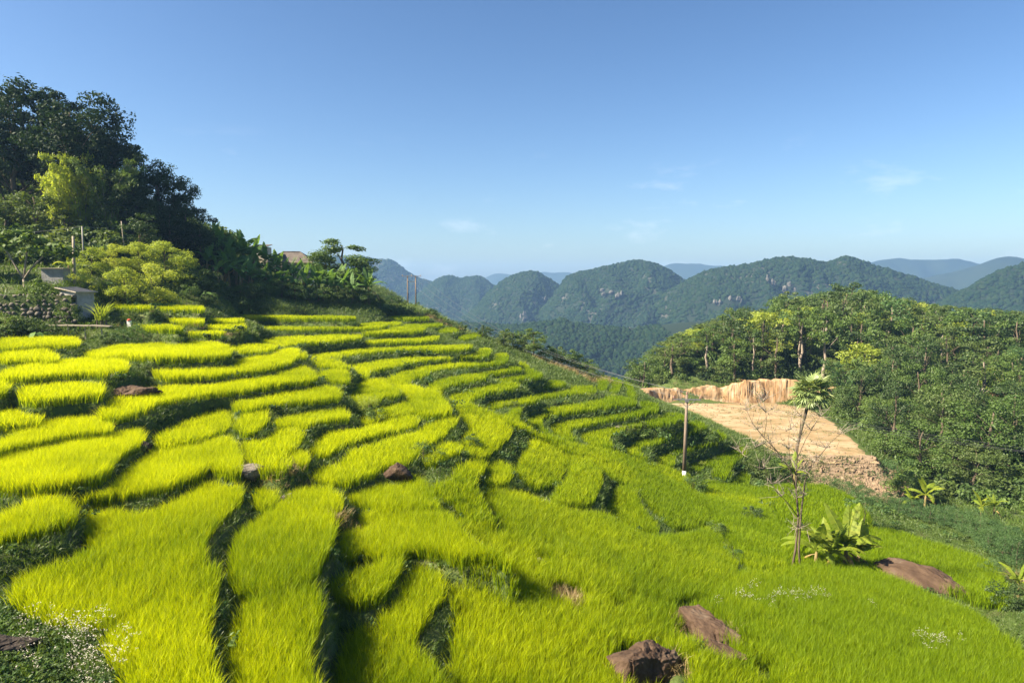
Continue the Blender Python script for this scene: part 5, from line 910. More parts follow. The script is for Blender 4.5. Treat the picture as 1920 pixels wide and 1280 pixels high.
# banana grove
gi = 0
GL = {0: 'banana plant in the front row of the grove', 1: 'tall banana plant at the back of the grove'}
for px, d, h in ((392,90,4.4),(412,89,4.0),(432,91,4.6),(452,90,4.2),(474,92,4.4),(494,92,3.9),(515,93,4.2),(536,94,3.8),(556,94,4.1),(577,95,3.9),(598,96,4.2),(620,97,4.0),(642,98,4.2),(662,99,4.1)):
    banana((px - 960) / 1280 * d, d, h, GL[0] + ' below the house' if 480 < px < 610 else (GL[0] + ', towards the wooded rise' if px <= 480 else GL[0] + ', under the layered tree'), 'banana_dark', 8, 'front bananas ' + ('left' if px <= 480 else 'middle' if px < 610 else 'right'), gi, 2); gi += 1
for px, d, h in ((398,99,5.2),(420,99,5.8),(440,98,5.6),(461,100,6.2),(478,101,5.4),(500,101,5.2),(522,102,4.2),(546,103,4.0),(572,103,4.0),(600,103,4.4)):
    banana((px - 960) / 1280 * d, d, h, GL[1] + (', left of the house' if px < 505 else ', in front of the house wall'), 'banana_dark', 9, 'back bananas ' + ('left' if px < 505 else 'right'), gi, 1); gi += 1
banana((692 - 960) / 1280 * 101, 101, 5.2, 'large banana plant at the right end of the grove', 'banana_dark', 11, None, 61, 1)
banana((133 - 960) / 1280 * 69, 69, 3.0, 'young banana plant with bright yellow-green leaves beside the wooden post', 'banana_leaf', 5, None, 62, 0)

for i, (px, d, h, key) in enumerate(((405,86,2.6,'bush3'),(428,87,2.4,'bush1'),(452,88,2.6,'bush1'),(478,89,2.2,'bush5'),(505,91,2.6,'bush1'),(530,92,2.4,'bush5'),(555,92,2.6,'bush1'),(582,94,2.4,'bush4'),(608,95,2.6,'bush1'),(634,96,2.4,'bush5'),(660,98,2.6,'bush4'),(684,100,2.4,'bush1'),(706,103,2.4,'bush4'),(726,106,2.2,'bush4'),(745,110,2.0,'bush5'))):
    plant(key, 'bush', (px - 960) / 1280 * d, d, h / 3.2, label='leafy bush at the foot of the banana grove' + (', under the wooded rise' if px < 480 else ', below the house' if px < 600 else ', under the layered tree' if px < 690 else ', towards the twin pole'), cat='bush', group='bushes at the banana grove ' + str(0 if px < 480 else 1 if px < 600 else 2 if px < 690 else 3), sxy=1.2)
for i, (px, d, h) in enumerate(((402,94,5.0),(424,95,5.2),(446,95,5.2),(468,96,5.0),(488,97,4.6),(510,97,4.4),(532,98,4.4),(552,99,4.4),(574,99,4.2),(594,100,4.2),(614,101,4.4),(634,102,4.4),(654,102,4.6),(674,103,4.8))):
    banana((px - 960) / 1280 * d, d, h, 'banana plant in the middle row of the grove' + (', towards the wooded rise' if px <= 480 else ', below the house' if px < 610 else ', under the layered tree'), 'banana_dark', 8, 'middle bananas ' + ('left' if px <= 480 else 'middle' if px < 610 else 'right'), 120 + i, 1)

# ---------------------------------------------------------------- house, hut, stone wall and posts at the left
rough_mat('plaster', [(.42, .35, .24), (.52, .45, .32), (.58, .51, .38)], scale=.8, bscale=8, bump=.15)
rough_mat('roof_tiles', [(.06, .05, .045), (.10, .085, .075), (.15, .125, .105)], scale=1.2, bscale=9, bump=.5)
rough_mat('block_wall', [(.22, .21, .20), (.32, .31, .30), (.40, .39, .37)], scale=1.5, bscale=9, bump=.3)
rough_mat('sheet_roof', [(.30, .26, .21), (.42, .37, .30), (.50, .45, .38)], scale=2, bscale=12, bump=.2)
rough_mat('dark_opening', [(.02, .02, .025), (.03, .03, .035)], scale=2)
rough_mat('concrete', [(.24, .22, .20), (.32, .30, .27), (.38, .36, .33)], scale=2.5, bscale=20, bump=.2)
rough_mat('pole_brown', [(.10, .075, .06), (.17, .13, .10), (.24, .19, .15)], scale=2.5, bscale=16, bump=.3, stretch=(1, 1, .2))
rough_mat('white_paint', [(.66, .66, .64), (.76, .76, .74), (.80, .80, .78)], scale=3, bump=.1)
rough_mat('red_paint', [(.40, .08, .05), (.46, .10, .06)], scale=3, bump=.1)
rough_mat('steel', [(.10, .10, .11), (.16, .16, .17)], scale=6, bump=.1, rough=.5)
rough_mat('wire', [(.14, .14, .15), (.20, .20, .21)], scale=2, bump=0, rough=.4)
rough_mat('porcelain', [(.20, .10, .07), (.26, .14, .10)], scale=6, bump=0, rough=.3, spec=.5)
rough_mat('timber', [(.20, .17, .13), (.30, .26, .20), (.38, .33, .27)], scale=3, bscale=12, bump=.4, stretch=(.2, 1, 1))

he = empty('house', (-37.3, 116.5, gz(-37.3, 116.5) - .9), .12)
mb = MB(); mb.box((0, 0, 2.1), (6.6, 6.0, 4.4)); mb.build('wall', MAT['plaster'], he)
mb = MB(); e0 = 4.3
for s in (-1, 1):
    mb.poly([(-3.9, s * 3.6, e0), (3.9, s * 3.6, e0), (1.3, 0, e0 + 1.75), (-1.3, 0, e0 + 1.75)][::s]); mb.poly([(s * 3.9, -3.6, e0), (s * 3.9, 3.6, e0), (s * 1.3, 0, e0 + 1.75)][::s])
mb.poly([(-3.9, -3.6, e0), (-3.9, 3.6, e0), (3.9, 3.6, e0), (3.9, -3.6, e0)])
rf = mb.build('roof', MAT['roof_tiles'], he)
mb = MB(); mb.tube([(-1.35, 0, e0 + 1.8), (1.35, 0, e0 + 1.8)], .09, 6)
for a in (-1, 1):
    for b in (-1, 1): mb.tube([(a * 1.3, 0, e0 + 1.8), (a * 3.9, b * 3.6, e0 + .04)], .08, 5)
mb.build('ridge_cap', MAT['roof_tiles'], rf)
mb = MB()
for s in (-1, 1): mb.box((0, s * 3.62, e0 - .08), (7.9, .06, .2)); mb.box((s * 3.92, 0, e0 - .08), (.06, 7.3, .2))
mb.build('fascia', MAT['plaster'], rf)
for wx in (-1.9, 0, 1.9):
    w = MB().box((wx, -3.02, 2.5), (1.05, .08, 1.2)).build('window', MAT['dark_opening'], he); MB().box((wx, -3.08, 1.84), (1.25, .18, .08)).build('sill', MAT['concrete'], w)
tag(he, 'cream house with a dark hipped roof behind the bananas', 'house')
an = empty('lean_to', (-41.2, 113.0, gz(-41.2, 113) - .4), .12)
MB().box((0, 0, 1.9), (2.6, 3, 3.8)).build('wall', MAT['plaster'], an); mb = MB(); mb.poly([(-1.5, -1.8, 3.8), (1.5, -1.8, 3.9), (1.5, 1.8, 4.35), (-1.5, 1.8, 4.3)]); mb.poly([(-1.5, -1.8, 3.72), (-1.5, 1.8, 4.22), (1.5, 1.8, 4.27), (1.5, -1.8, 3.82)]); mb.build('roof', MAT['roof_tiles'], an)
tag(an, 'low lean-to with a brown roof left of the house', 'shed')
ht = empty('hut', (-39.6, 62.3, gz(-39.6, 61.6) - .1), -.35)
MB().box((0, 0, 1.25), (2.1, 1.7, 2.6)).build('wall', MAT['block_wall'], ht)
mb = MB(); rot = Matrix.Rotation(.16, 3, 'Y'); mb.box((0, -.05, 2.68), (2.7, 2.2, .06), rot)
for k in range(13): mb.tube([rot @ Vector((-1.3 + k * .217, -1.1, .045)) + Vector((0, -.05, 2.68)), rot @ Vector((-1.3 + k * .217, 1.1, .045)) + Vector((0, -.05, 2.68))], .03, 5)
mb.build('roof_sheet', MAT['sheet_roof'], ht); d_ = MB().box((-.35, -.87, .95), (.75, .06, 1.8)).build('door', MAT['timber'], ht); MB().box((-.1, -.92, .95), (.05, .05, .14)).build('handle', MAT['steel'], d_)
MB().box((.62, -.87, 1.6), (.4, .05, .35)).build('window', MAT['dark_opening'], ht); tag(ht, 'small block hut with a sloping sheet roof', 'hut')
gb = empty('grey_building', (-53.6, 66.5, gz(-50, 66) - .2), .05)
MB().box((0, 0, 2.0), (5.0, 3.2, 4.0)).build('wall', MAT['block_wall'], gb); mb = MB(); mb.box((0, -.2, 4.1), (5.6, 4.0, .12), Matrix.Rotation(-.12, 3, 'X')); mb.build('roof', MAT['sheet_roof'], gb); MB().box((1.2, -1.62, 1.4), (.8, .06, 1.2)).build('window', MAT['dark_opening'], gb)
tag(gb, 'grey walled building at the left edge behind the forked tree', 'building')
gs = empty('grey_shed', (-45.2, 68.0, gz(-45.2, 67) - .7), .1)
MB().box((0, 0, 1.1), (2.0, 1.4, 2.3)).build('wall', MAT['block_wall'], gs); MB().box((0, 0, 2.32), (2.4, 1.8, .07)).build('roof', MAT['sheet_roof'], gs); tag(gs, 'low bluish grey shed half hidden behind the forked tree', 'shed')

# dry-stone wall, stone by stone
STN = [rock_mesh('stone', 300 + q, 'rock_grey', 7, .15, 2) for q in range(6)]
sw = empty('stone_wall', (-45.8, 60.0, -3.7), .06)
mb = MB(); mb.box((0, .75, 1.35), (13.4, .9, 2.9)); mb.build('core', MAT['hillside'], sw)
for r_ in range(8):
    x = -6.7 + random.uniform(0, .3)
    while x < 6.6:
        w = random.uniform(.36, .72); data_obj('stone', random.choice(STN), sw, (x + w / 2, .25 + .04 * r_ + random.uniform(-.06, .06), .15 + r_ * .37 + random.uniform(-.05, .05)), (random.uniform(-.3, .3), random.uniform(-.3, .3), random.uniform(0, 6.28)), (w * .58, w * .5, .24)); x += w * .93
tag(sw, 'rough dry-stone retaining wall below the forked tree', 'wall')
pf = empty('plank_ledge', (-37.4, 57.6, -3.35), .02)
for q in range(3): MB().box((-.9 + q * 1.75, .02 * q, .0 - .03 * q), (1.72, .5, .09), Matrix.Rotation(.02 * q, 3, 'Y')).build('plank', MAT['timber'], pf)
for q in (-1.6, -.2, 1.2, 2.6): MB().tube([(q, .1, -.05), (q + .05, .1, -1.2)], .05, 5).build('prop', MAT['timber'], pf)
tag(pf, 'weathered plank ledge on props above the shaded terrace', 'ledge')
mp = empty('marker_post', (-34.8, 62.0, gz(-34.8, 62.0)))
MB().box((0, 0, .4), (.34, .2, .9)).build('post', MAT['white_paint'], mp); mb = MB(); mb.tube([(0, 0, .84), (0, 0, .96), (0, 0, 1.02)], [.19, .15, .05], 8); mb.build('cap', MAT['red_paint'], mp); tag(mp, 'small white marker post with a red top between the terraces', 'post')
def post(name, x, y, ztop, r, mat, lab, lean=0):
    g = gz(x, y); o = MB().tube([(x, y, g - .4), (x + lean * .5, y, (g + ztop) / 2), (x + lean, y, ztop)], [r, r * .92, r * .8], 8).build(name, MAT[mat], None, True); tag(o, lab, 'post'); return (x + lean, y, ztop)
post('wooden_post', -43.6, 68.3, 4.85, .15, 'timber', 'weathered wooden post among the yellow-green bushes', .1)
p1 = post('thin_post', -46.5, 74.6, 6.35, .085, 'concrete', 'thin pale post carrying the wire behind the wooden post')
p2 = post('thin_post', -45.6, 81, 7.5, .07, 'timber', 'thin dark post in the wooded slope right of the pale post', -.25)
p3 = post('thin_post', -46.4, 90, 8.0, .07, 'timber', 'thin post above the pale bushes')
p4 = post('thin_post', -43.5, 92, 7.2, .07, 'concrete', 'thin pale post at the foot of the dark trees')
q1 = post('house_pole', -39.8, 112, 5.6, .10, 'pole_brown', 'left one of three thin poles beside the house roof')
q2 = post('house_pole', -38.6, 112, 5.5, .08, 'concrete', 'middle one of three thin poles beside the house roof')
q3 = post('house_pole', -37.2, 111, 5.2, .13, 'pole_brown', 'dark pole standing in front of the house roof')
def wire(name, ends, sag, r, lab, mat='wire'):
    mb = MB()
    for (a, b), s in zip(zip(ends[:-1], ends[1:]), sag):
        pts = [Vector(a).lerp(Vector(b), i / 24) - Vector((0, 0, 4 * s * (i / 24) * (1 - i / 24))) for i in range(25)]; mb.tube(pts, r, 5)
    tag(mb.build(name, MAT[mat]), lab, 'wire')
wire('service_wire', [(-62, 70, 5.6), p1, p3, p4, q1], [.6, .4, .2, .8], .014, 'thin wire looping past the posts at the foot of the wooded rise')
wire('house_wire', [q1, q2, q3], [.08, .08], .013, 'short wire between the poles beside the house')
# ---------------------------------------------------------------- power line
def insulator(mb_parent, x, y, z, nm='insulator'):
    mb = MB(); mb.tube([(x, y, z), (x, y, z + .06), (x, y, z + .07), (x, y, z + .14), (x, y, z + .15), (x, y, z + .26)], [.035, .035, .09, .07, .10, .05], 8); mb.build(nm, MAT['porcelain'], mb_parent)
PB = (16.15, 62.8, gz(16.15, 62.8)); PT = 8.15
pe = empty('power_pole', PB, -.12)
MB().tube([(0, 0, .95), (.05, 0, 4.5), (.10, 0, PT)], [.185, .15, .115], 12).build('shaft', MAT['pole_brown'], pe, True)
MB().tube([(0, 0, -.4), (0, 0, .95)], [.195, .187], 12).build('painted_base', MAT['white_paint'], pe, True)
MB().box((.1, -.1, PT - .45), (2.5, .1, .1)).build('crossarm', MAT['steel'], pe)
for s in (-1, 1): MB().tube([(.1 + s * .85, -.1, PT - .45), (.1, -.1, PT - 1.15)], .03, 5).build('brace', MAT['steel'], pe)
for dx in (-1.1, 1.3): insulator(pe, dx, -.1, PT - .4)
insulator(pe, .1, 0, PT - .02); MB().box((.1, -.12, PT - .55), (.34, .3, .26)).build('clamp', MAT['steel'], pe)
tag(pe, 'single power pole with a crossarm standing in the rice', 'power pole')
ga = gz(-25.9, 170); te = empty('twin_pole', (-24.9, 170, ga))
for s in (-1, 1): MB().tube([(s * 1.0, 0, -.5), (s * 1.0, 0, 7.4)], [.19, .14], 10).build('shaft', MAT['pole_brown'], te, True)
MB().box((0, -.18, 7.25), (4.8, .14, .16)).build('crossarm', MAT['steel'], te)
for dx in (-2.2, 0, 2.2): insulator(te, dx, -.18, 7.33)
MB().box((0, .16, 5.9), (2.2, .1, .12)).build('tie_beam', MAT['steel'], te)
tag(te, 'twin power pole joined by one crossarm on the far ridge', 'power pole')
for i, (dx, nm) in enumerate(((-2.2, 'left'), (0, 'middle'), (2.2, 'right'))):
    a = (-24.9 + dx, 169.8, ga + 7.6); px_i = PB[0] + (-1.1, .1, 1.3)[i]; b = (px_i, 62.7 + (.12, 0, -.14)[i], PB[2] + PT - .15 + (.35 if i == 1 else 0)); c = (80 + (-1, 0, 1)[i], 63 + (1.2, 0, -1.2)[i], -18.6 + (.35 if i == 1 else 0))
    wire('power_line', [a, b, c], [3.4, 1.1], .009, nm + ' one of three wires strung from the twin pole past the single pole')

# ---------------------------------------------------------------- fan palm
def fan_leaf(seed, L=.95, dead=False):
    r = np.random.default_rng(seed); mb = MB(); mb.tube([(0, 0, 0), (.5, 0, .12), (.95, 0, .1)], [.035, .028, .02], 4); n = 20
    for k in range(n):
        a = (-2.2 + 4.4 * k / (n - 1)) * (.5 if dead else 1); l = L * (1 - .25 * abs(a) / 2.2) * r.uniform(.85, 1.05); w = .07; dr = (.75 if dead else .32) * r.uniform(.6, 1.3)
        o = Vector((.93, 0, .1)); d = Vector((math.cos(a), math.sin(a), .0)); s = Vector((-math.sin(a), math.cos(a), 0)); up = .05 * (1 if k % 2 else -1)
        mb.poly([o, o + d * l * .55 + s * w + Vector((0, 0, up - dr * .12)), o + d * l + Vector((0, 0, -dr * .6)), o + d * l * .55 - s * w + Vector((0, 0, -dr * .12))])
    return mb.mesh('frond', MAT['palm_dead' if dead else 'palm_leaf'])
FAN = [fan_leaf(500 + q) for q in range(4)]; FAND = [fan_leaf(510 + q, .8, True) for q in range(2)]
pb = gz(29.95, 72.6); pm = empty('fan_palm', (29.95, 72.6, pb)); ph = -11.7 - pb
mb = MB(); top = Vector((2.4, .5, ph)); pts = [(0, 0, -.4), (.25, .05, 1), (.75, .15, ph * .35), (1.45, .3, ph * .65), (2.1, .44, ph * .9), top]
mb.tube(pts, [.24, .19, .16, .15, .17, .2], 10); tk = mb.build('trunk', MAT['bark'], pm, True)
_r = random.Random(9)
for k in range(40):
    el = -.95 + 2.0 * (k / 39); data_obj('frond', _r.choice(FAN), pm, top + Vector((0, 0, .15 * math.sin(el) + .1)), (_r.uniform(-.3, .3), -el, k * 2.4), _r.uniform(1.25, 1.55))
for k in range(12): data_obj('frond', _r.choice(FAND), pm, top + Vector((0, 0, -.1)), (_r.uniform(-.4, .4), _r.uniform(.95, 1.45), k * 2.6), _r.uniform(.85, 1.1))
tag(pm, 'fan palm with a leaning thin trunk beside the clearing', 'palm tree')

# ---------------------------------------------------------------- nearly leafless tree
bt = empty('bare_tree', (16.41, 38.6, gz(16.41, 38.6))); S_ = 1 / 32.2
def bp(*pts): return [((px - 1488) * S_, (q if q is not None else 0), (1062 - py) * S_) for px, py, q in pts]
mb = MB(); main = [
 (bp((1483,1078,0),(1491,1020,0),(1494,960,0),(1488,900,.05),(1489,850,.1),(1493,800,.15),(1497,750,.2)), [.16,.13,.11,.09,.07,.05,.02]),
 (bp((1503,1078,0),(1496,1020,-.06),(1497,950,-.12),(1502,890,-.15),(1508,865,-.2),(1524,842,-.3),(1545,815,-.3),(1575,790,-.2)), [.14,.12,.10,.085,.07,.05,.035,.012]),
 (bp((1488,905,.05),(1478,870,.2),(1455,838,.3),(1430,812,.4),(1408,785,.4),(1390,745,.5)), [.085,.075,.065,.05,.035,.012]),
 (bp((1494,960,0),(1470,930,-.3),(1445,905,-.5),(1428,880,-.6),(1415,850,-.6)), [.06,.045,.03,.02,.008]),
 (bp((1455,838,.3),(1425,820,-.1),(1395,828,-.4),(1370,840,-.6)), [.04,.028,.018,.007]),
 (bp((1430,812,.4),(1432,780,.2),(1425,750,0),(1420,735,0)), [.035,.026,.016,.006]),
 (bp((1489,850,.1),(1510,815,.5),(1530,790,.8),(1548,765,1)), [.05,.035,.022,.007]),
 (bp((1488,880,.05),(1470,850,-.4),(1462,810,-.6),(1465,775,-.7)), [.05,.035,.022,.007])]
tw = MB(); tips = []; r = np.random.default_rng(4)
for pts, rad in main:
    mb.tube(pts, [q * .5 for q in rad], 7)
    for k in range(2, len(pts)):
        for _ in range(8):
            a = np.array(pts[k]) * .6 + np.array(pts[k - 1]) * .4; d = np.array([r.normal(0, .7), r.normal(0, .7), abs(r.normal(.5, .5))]); d *= r.uniform(.45, 1.1) / np.linalg.norm(d)
            b = a + d; tw.tube([a, a + d * .5 + r.normal(0, .06, 3), b], [.020, .014, .007], 4); tips.append(b)
            c = a + d * .6; e = r.normal(0, .22, 3) + [0, 0, .15]; tw.tube([c, c + e, c + e * 1.8], [.013, .009, .005], 3); tips.append(c + e * 1.8)
mb.build('trunk', MAT['bark'], bt, True); tw.build('twigs', MAT['bark_pale'], bt)
v, f = leaf_cloud(tips, [.16] * len(tips), 3, .11, 8, .6, .2, .35); mesh_obj('foliage', v, f, MAT['leaf_olive'], bt)
tag(bt, 'slender nearly leafless tree rising beside the banana clump', 'tree')

# bananas on the right
for i, ((px, d, h, n, lab)) in enumerate(((1526, 41.8, 3.2, 8, 'banana plant at the left of the sunlit clump beside the bare tree'), (1553, 41.2, 3.5, 9, 'banana plant with a dry skirt in the middle of the sunlit clump'), (1583, 42.4, 4.2, 8, 'tallest banana plant of the sunlit clump, with an upright leaf'), (1606, 43.2, 3.0, 8, 'banana plant with yellowing leaves beside the big brown rock'))):
    banana((px - 960) / 1280 * d, d * .965, h, lab, 'banana_leaf', n + 3, None, 70 + i, 2, sh=.62, ls=1.1)
for i, (x, y, h, lab) in enumerate(((45.4, 73.3, 3.8, 'banana plant below the forest, behind the cassava row'), (43.5, 72.5, 2.8, 'small banana plant left of the one behind the cassava row'), (46.8, 66.4, 2.8, 'banana plant at the right end of the cassava row'), (48.5, 67, 2.6, 'small banana plant with drooping leaves near the right edge'), (27.3, 35.6, 2.2, 'banana plant cut by the right edge beside the rice'), (29.6, 70.2, 3.4, 'young banana plant at the foot of the fan palm'), (36.5, 77, 1.6, 'low banana plant on the rubble slope'), (39.5, 76.5, 1.5, 'second low banana plant on the rubble slope'))):
    banana(x, y, h, lab, 'banana_leaf', 7, None, 90 + i, 1)

# ---------------------------------------------------------------- rocks
rock(4.5, 21.7, (1.6, 1.15, 1.05), 'large blocky brown boulder with a dark right side in the foreground rice', 3, rz=.5, dz=.2)
rock(7.9, 25.7, (1.1, 1.75, 1.1), 'rounded reddish brown boulder behind the blocky one', 4, rz=.55, dz=.3)
rock(7.6, 23.5, (.55, 1.2, .42), 'low brown slab between the two boulders', 5, rz=.5, dz=.15)
rock(23.6, 37.9, (1.5, 4.1, 1.5), 'long dark brown rock outcrop beside the banana clump', 6, rz=.46, dz=.3, tilt=(.03, 0))
rock(22.0, 41.4, (1.0, 1.0, .8), 'dark rock under the yellowing banana leaves', 16, 'rock_dark', rz=.3, dz=.1)
rock(-6.0, 34.1, (.9, .65, .7), 'small brown rock above the bright middle terrace', 7, dz=.32)
rock(-22.8, 40.5, (1.7, 1.2, 1.05), 'grey-brown boulder with grass growing over it at the left', 8, 'rock_brown', rz=.3, dz=.45)
rock(-11.9, 30.4, (.95, .6, .55), 'broken grey-brown stone at the head of the grassy gully', 9, 'rock_grey', dz=.25)
rock(-10.0, 29.6, (.4, .4, .5), 'pale upright stone beside the small square rice bed', 10, 'rock_grey', dz=.0)
rock(-17.9, 32.7, (.5, .4, .5), 'dark stone at the end of the left terrace', 11, 'rock_dark', dz=.05)
rock(-12.6, 16.0, (1.3, .8, .62), 'dark rock among the flowers at the lower left corner', 12, 'rock_dark', rz=.4, dz=.05)
rock(1.28, 28.83, (.42, .3, .34), 'little flat stone in the middle of the green rice', 13, 'rock_grey', dz=.2)
rock(11.0, 67.9, (.75, .4, .35), 'pale stone beside the shrubs on the curved terraces', 14, 'rock_grey', rz=.4, dz=.35)
rock(-20.4, 59.2, (.7, .5, .5), 'dark stone between the top left terraces', 15, 'rock_dark', dz=.25)
rock(13.2, 41.5, (.4, .8, .35), 'grey stones at the foot of the shaded step', 17, 'rock_grey', rz=.6, dz=.1)
rock(15.0, 46.6, (.45, .35, .5), 'pale stone at the corner of the big right bed', 18, 'rock_grey', dz=.1)

# ---------------------------------------------------------------- shrubs on the terraces and on the rim
for i, (key, px, d, h, lab) in enumerate((
 ('bush5', 945, 97, 2.4, 'olive bush at the left end of the rim bushes'), ('bush1', 962, 98, 3.0, 'green bush second along the rim of the terraces'), ('bush5', 982, 98, 3.0, 'olive bush beside the small rim tree'), ('airy', 1001, 97, 4.6, 'small round tree on the rim of the terraces'),
 ('bush1', 1022, 99, 2.4, 'green bush right of the small rim tree'), ('bush5', 1044, 101, 3.0, 'olive bush in the middle of the rim'), ('bush1', 1062, 102, 3.4, 'large green bush on the rim'), ('bush5', 1082, 102, 3.2, 'olive bush right of the large rim bush'), ('bush1', 1100, 101, 2.8, 'green bush near the right end of the rim'), ('bush5', 1113, 99, 2.2, 'last olive bush at the right end of the rim'),
 ('bush1', 776, 168, 3.0, 'bush at the foot of the twin pole'), ('airy', 801, 150, 3.4, 'tiny tree on the ridge right of the twin pole'), ('bush5', 790, 160, 2.4, 'brownish bush right of the twin pole'), ('bush4', 735, 118, 2.0, 'dark shrub at the ridge left of the twin pole'), ('bush1', 812, 108, 2.0, 'shrub at the end of the top right terraces'), ('bush3', 842, 104, 1.6, 'dark shrub on the bank below the ridge'), ('bush3', 865, 98, 1.6, 'dark shrub beside the small far terraces'), ('bush3', 905, 97, 1.8, 'dark shrub at the right end of the far terraces'),
 ('bush2', 693, 47.2, 1.9, 'yellow-green leafy shrub between the middle terraces'), ('bush1', 706, 46, 1.2, 'green shrub under the yellow-green one'), ('bush4', 795, 38, 1.3, 'bluish bush with thin stems beside the small brown rock'), ('bush1', 882, 44, 1.0, 'little bush on the grassy bank of the middle terraces'),
 ('bush1', 1302, 60, 1.9, 'dark bush at the foot of the single power pole'), ('bush1', 1346, 44.5, 1.1, 'small bush at the corner of the big right bed'), ('bush3', 1412, 52.2, 1.2, 'dark bush casting a long shadow on the right field'), ('bush4', 1380, 39.4, 1.0, 'pale feathery weed in the right field'),
 ('bush1', 1330, 74, 1.8, 'bush below the lowest curved terraces'), ('bush5', 1425, 80, 2.6, 'bush at the right tip of the curved terraces'), ('bush1', 1445, 77, 2.6, 'bush between the curved terraces and the fan palm'), ('bush1', 1468, 74, 2.4, 'bush at the left of the palm trunk'), ('bush5', 1425, 72, 2.6, 'feathery bush below the curved terraces'), ('bush1', 1500, 76, 2.4, 'bush right of the palm trunk'),
 ('bush1', 1672, 92, 3.4, 'large bush at the right corner of the clearing'), ('bush4', 1685, 84, 4.0, 'tall bluish bush beside the rubble slope'), ('bush1', 1720, 80, 4.2, 'feathery green bush at the forest foot'), ('bush3', 1690, 77, 2.0, 'dark bush under the rubble slope'), ('bush1', 1905, 52, 1.6, 'shrub near the right edge above the rice'), ('bush4', 1890, 44, 1.5, 'weedy shrub at the right edge'), ('bush3', 1920, 34, 1.4, 'dark weedy bush cut by the right edge'))):
    y = d * (1 if d > 90 else .985); x = (px - 960) / 1280 * d; plant(key, 'bush', x, y, h / TREE[key][2], label=lab, cat='tree' if key == 'airy' else 'bush', sxy=1.1)
# shrubby growth along the curved banks
for i, (px, d) in enumerate([(q, 63 + .2 * k) for k, q in enumerate((918, 934, 950, 966, 982))] + [(1040, 72), (1062, 73), (1084, 74), (1106, 76), (1128, 78), (1150, 78)] + [(1178, 68), (1192, 69), (1206, 70), (1232, 73), (1260, 74)] + [(1240, 66), (1262, 68), (1290, 70), (1315, 74), (1340, 78)] + [(1290, 64.5), (1320, 70), (1345, 72), (1372, 76), (1395, 78)]):
    row = 0 if i < 5 else 1 if i < 11 else 2 if i < 16 else 3 if i < 21 else 4
    plant(('bush2', 'bush5')[i % 2], 'bank_shrub', (px - 960) / 1280 * d, d * .99, random.uniform(.15, .26), label='low shrub on the ' + ('first', 'second', 'third', 'fourth', 'lowest')[row] + ' overgrown bank of the curved terraces', cat='shrub', group='bank shrubs row ' + str(row), sxy=1.4)
# cassava row
cp = np.array([(33.2, 69.5), (37.6, 64.2), (39.2, 58), (37.2, 52), (35.2, 46.5)]); t = np.linspace(0, 4, 22)
for i in range(22):
    for q in (0, 1):
        x, y = np.interp(t[i], range(5), cp[:, 0]) + q * 1.5 + random.uniform(-.3, .3), np.interp(t[i], range(5), cp[:, 1]) + q * .6 + random.uniform(-.4, .4)
        plant('bush4', 'cassava_shrub', x, y, random.uniform(.5, .72), label='bluish green cassava shrub in the ' + ('front' if q == 0 else 'back') + ' line of the row at the right', cat='shrub', group='cassava row ' + ('front' if q == 0 else 'back'), sxy=.9)
tree_kind('acacia', 3.2, 1.4, 1.7, .9, 14, .55, 90, .18, 'leaf_blue', seed=55, umbrella=True, flat=.45, aspect=.3, r0=.05)
plant('acacia', 'small_tree', 29.3, 55.3, 1.0, label='small flat-topped tree at the left end of the cassava row')

# ---------------------------------------------------------------- ground cover: weeds, flowers, dry grass
G_WEED = scatter_group('weed_leaves', [source('weed', *leaf_cloud(np.random.default_rng(s).normal(0, .14, (5, 3)) * [1, 1, .5] + [0, 0, .18], [.16] * 5, 16, .11, 400 + s, .7, .3, .5), MAT[m]) for s, m in enumerate(('leaf_mid', 'leaf_dark', 'leaf_blue', 'leaf_mid'))])
sel = (rng.random(len(gp)) < .035) & (gp[:, 1] < 75) & (np.abs(gp[:, 0]) < 46); w = gp[sel]; n = len(w); r = np.clip(w[:, 3], .6, 2.2) * rng.uniform(.7, 1.5, n)
X = rng.uniform(-14.5, -8.2, 3800); Y = rng.uniform(10.5, 18.5, 3800); Z, ow, _ = ground(X, Y, True); k = ow < 0
P_ = np.r_[w[:, :3], np.c_[X, Y, Z][k]]; r = np.r_[r, rng.uniform(.45, .9, k.sum())]; n = len(P_)
tag(scatter('weeds', P_, np.c_[rng.normal(0, .15, (n, 2)), rng.uniform(0, 6.28, n)], np.c_[r, r, r], rng.integers(0, 4, n), G_WEED), 'broad-leaved weeds scattered over the grassy banks', 'weeds', kind='stuff')
def flower_src(s):
    r = np.random.default_rng(s); V, F_ = [], []
    for k in range(9):
        x, y, h = r.normal(0, .14), r.normal(0, .14), r.uniform(.45, .75)
        for q in range(5):
            a = q * 1.257; c = np.array([x + r.normal(0, .03), y + r.normal(0, .03), h + r.normal(0, .03)]); b = len(V); V += [tuple(c), tuple(c + [.03 * math.cos(a), .03 * math.sin(a), .012]), tuple(c + [.04 * math.cos(a + .6), .04 * math.sin(a + .6), .016])]; F_.append((b, b + 1, b + 2))
    return source('flower', V, F_, MAT['petal'])
G_FLO = scatter_group('flower_heads', [flower_src(s) for s in range(3)]); G_FST = scatter_group('flower_stalks', tussocks('stalk', 3, MAT['bank_grass'], n=18, rad=.2, h=.72, w=.008, bend=.3))
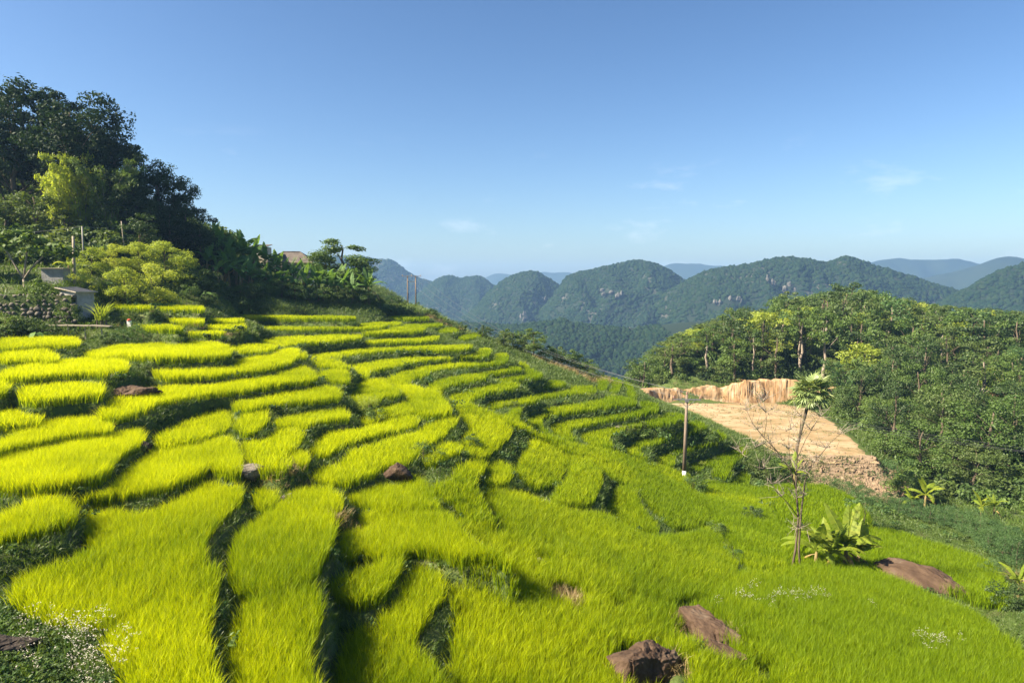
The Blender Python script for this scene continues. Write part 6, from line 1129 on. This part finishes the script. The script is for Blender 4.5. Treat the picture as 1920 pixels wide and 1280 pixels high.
fx = np.concatenate([rng.normal(c[0], c[2], c[3]) for c in ((-9.4, 15.4, .45, 9), (-11.6, 16.6, .7, 12), (-10.4, 15.9, .5, 8), (14, 32, 1.6, 12), (11, 30, 1.2, 8), (17.5, 27, 1.2, 8))]); fy = np.concatenate([rng.normal(c[1], c[2], c[3]) for c in ((-9.4, 15.4, .45, 9), (-11.6, 16.6, .4, 12), (-10.4, 15.9, .4, 8), (14, 32, .5, 12), (11, 30, .5, 8), (17.5, 27, .6, 8))])
fz = ground(fx, fy); n = len(fx); ro = np.c_[np.zeros((n, 2)), rng.uniform(0, 6.28, n)]; one = np.ones((n, 3)) * rng.uniform(.85, 1.2, (n, 1))
fl = scatter('wildflowers', np.c_[fx, fy, fz], ro, one, rng.integers(0, 3, n), G_FLO); tag(fl, 'small white wildflowers growing at the lower left and in the right field', 'wildflowers', kind='stuff')
scatter('stalks', np.c_[fx, fy, fz], ro, one, rng.integers(0, 3, n), G_FST, fl)['kind'] = 'stuff'
G_DRY = scatter_group('dry_tufts', tussocks('dry_tuft', 4, MAT['dry_grass'], n=20, rad=.2, h=.55, w=.014, bend=.9, hvar=.6))
dc = ((-6.6, 27.3, .45, 70), (-10.6, 31.1, .5, 60), (-11.6, 30.9, .35, 30), (2.1, 26.0, .5, 60), (7.6, 26.9, .4, 40), (22.6, 39.6, .5, 40), (24.4, 37.2, .3, 16), (-22.4, 40.6, .6, 60), (-33, 61.5, 1.0, 60), (-29.5, 62.8, .8, 50), (-12.5, 107, 2.2, 160), (7.5, 97, 2.0, 120), (13.2, 97.5, 1.0, 60), (-17, 150, 3, 120), (-26, 61.8, .7, 40), (29.5, 52.5, 1.0, 60), (33.5, 43.5, .8, 60), (30, 47, .9, 50), (5.5, 21.8, .4, 20), (3.3, 21.3, .25, 14), (6.9, 25.0, .3, 16), (8.6, 26.8, .3, 14))
dxs = np.concatenate([rng.normal(c[0], c[2], c[3]) for c in dc]); dys = np.concatenate([rng.normal(c[1], c[2], c[3]) for c in dc]); n = len(dxs); sc_ = np.where(dys > 80, 1.8, 1.0)[:, None] * rng.uniform(.6, 1.3, (n, 1)) * [[1, 1, 1]]
tag(scatter('dry_grass', np.c_[dxs, dys, ground(dxs, dys) + np.where(np.hypot(dxs + 22.4, dys - 40.6) < 1, .5, 0)], np.c_[rng.normal(0, .2, (n, 2)), rng.uniform(0, 6.28, n)], sc_, rng.integers(0, 4, n), G_DRY), 'tufts of dry straw-coloured grass on stones, banks and rim', 'dry grass', kind='stuff')
# ---------------------------------------------------------------- haze in the air
hm, HN, HL = nodes_of('haze_air')
ho = HN.new('ShaderNodeOutputMaterial'); pv = HN.new('ShaderNodeVolumePrincipled')
pv.inputs['Color'].default_value = (.32, .58, 1.0, 1); pv.inputs['Density'].default_value = 1.9e-4; pv.inputs['Anisotropy'].default_value = .15
HL.new(pv.outputs[0], ho.inputs['Volume'])
bm = bmesh.new(); bmesh.ops.create_cube(bm, size=1); hme = bpy.data.meshes.new('haze'); bm.to_mesh(hme); bm.free(); hme.materials.append(hm)
hz = bpy.data.objects.new('haze', hme); COL.objects.link(hz)
hz.scale = (7000, 5400, 270); hz.location = (0, 2050, 5)
tag(hz, 'thin blue haze hanging in the valley air', 'haze', kind='stuff')
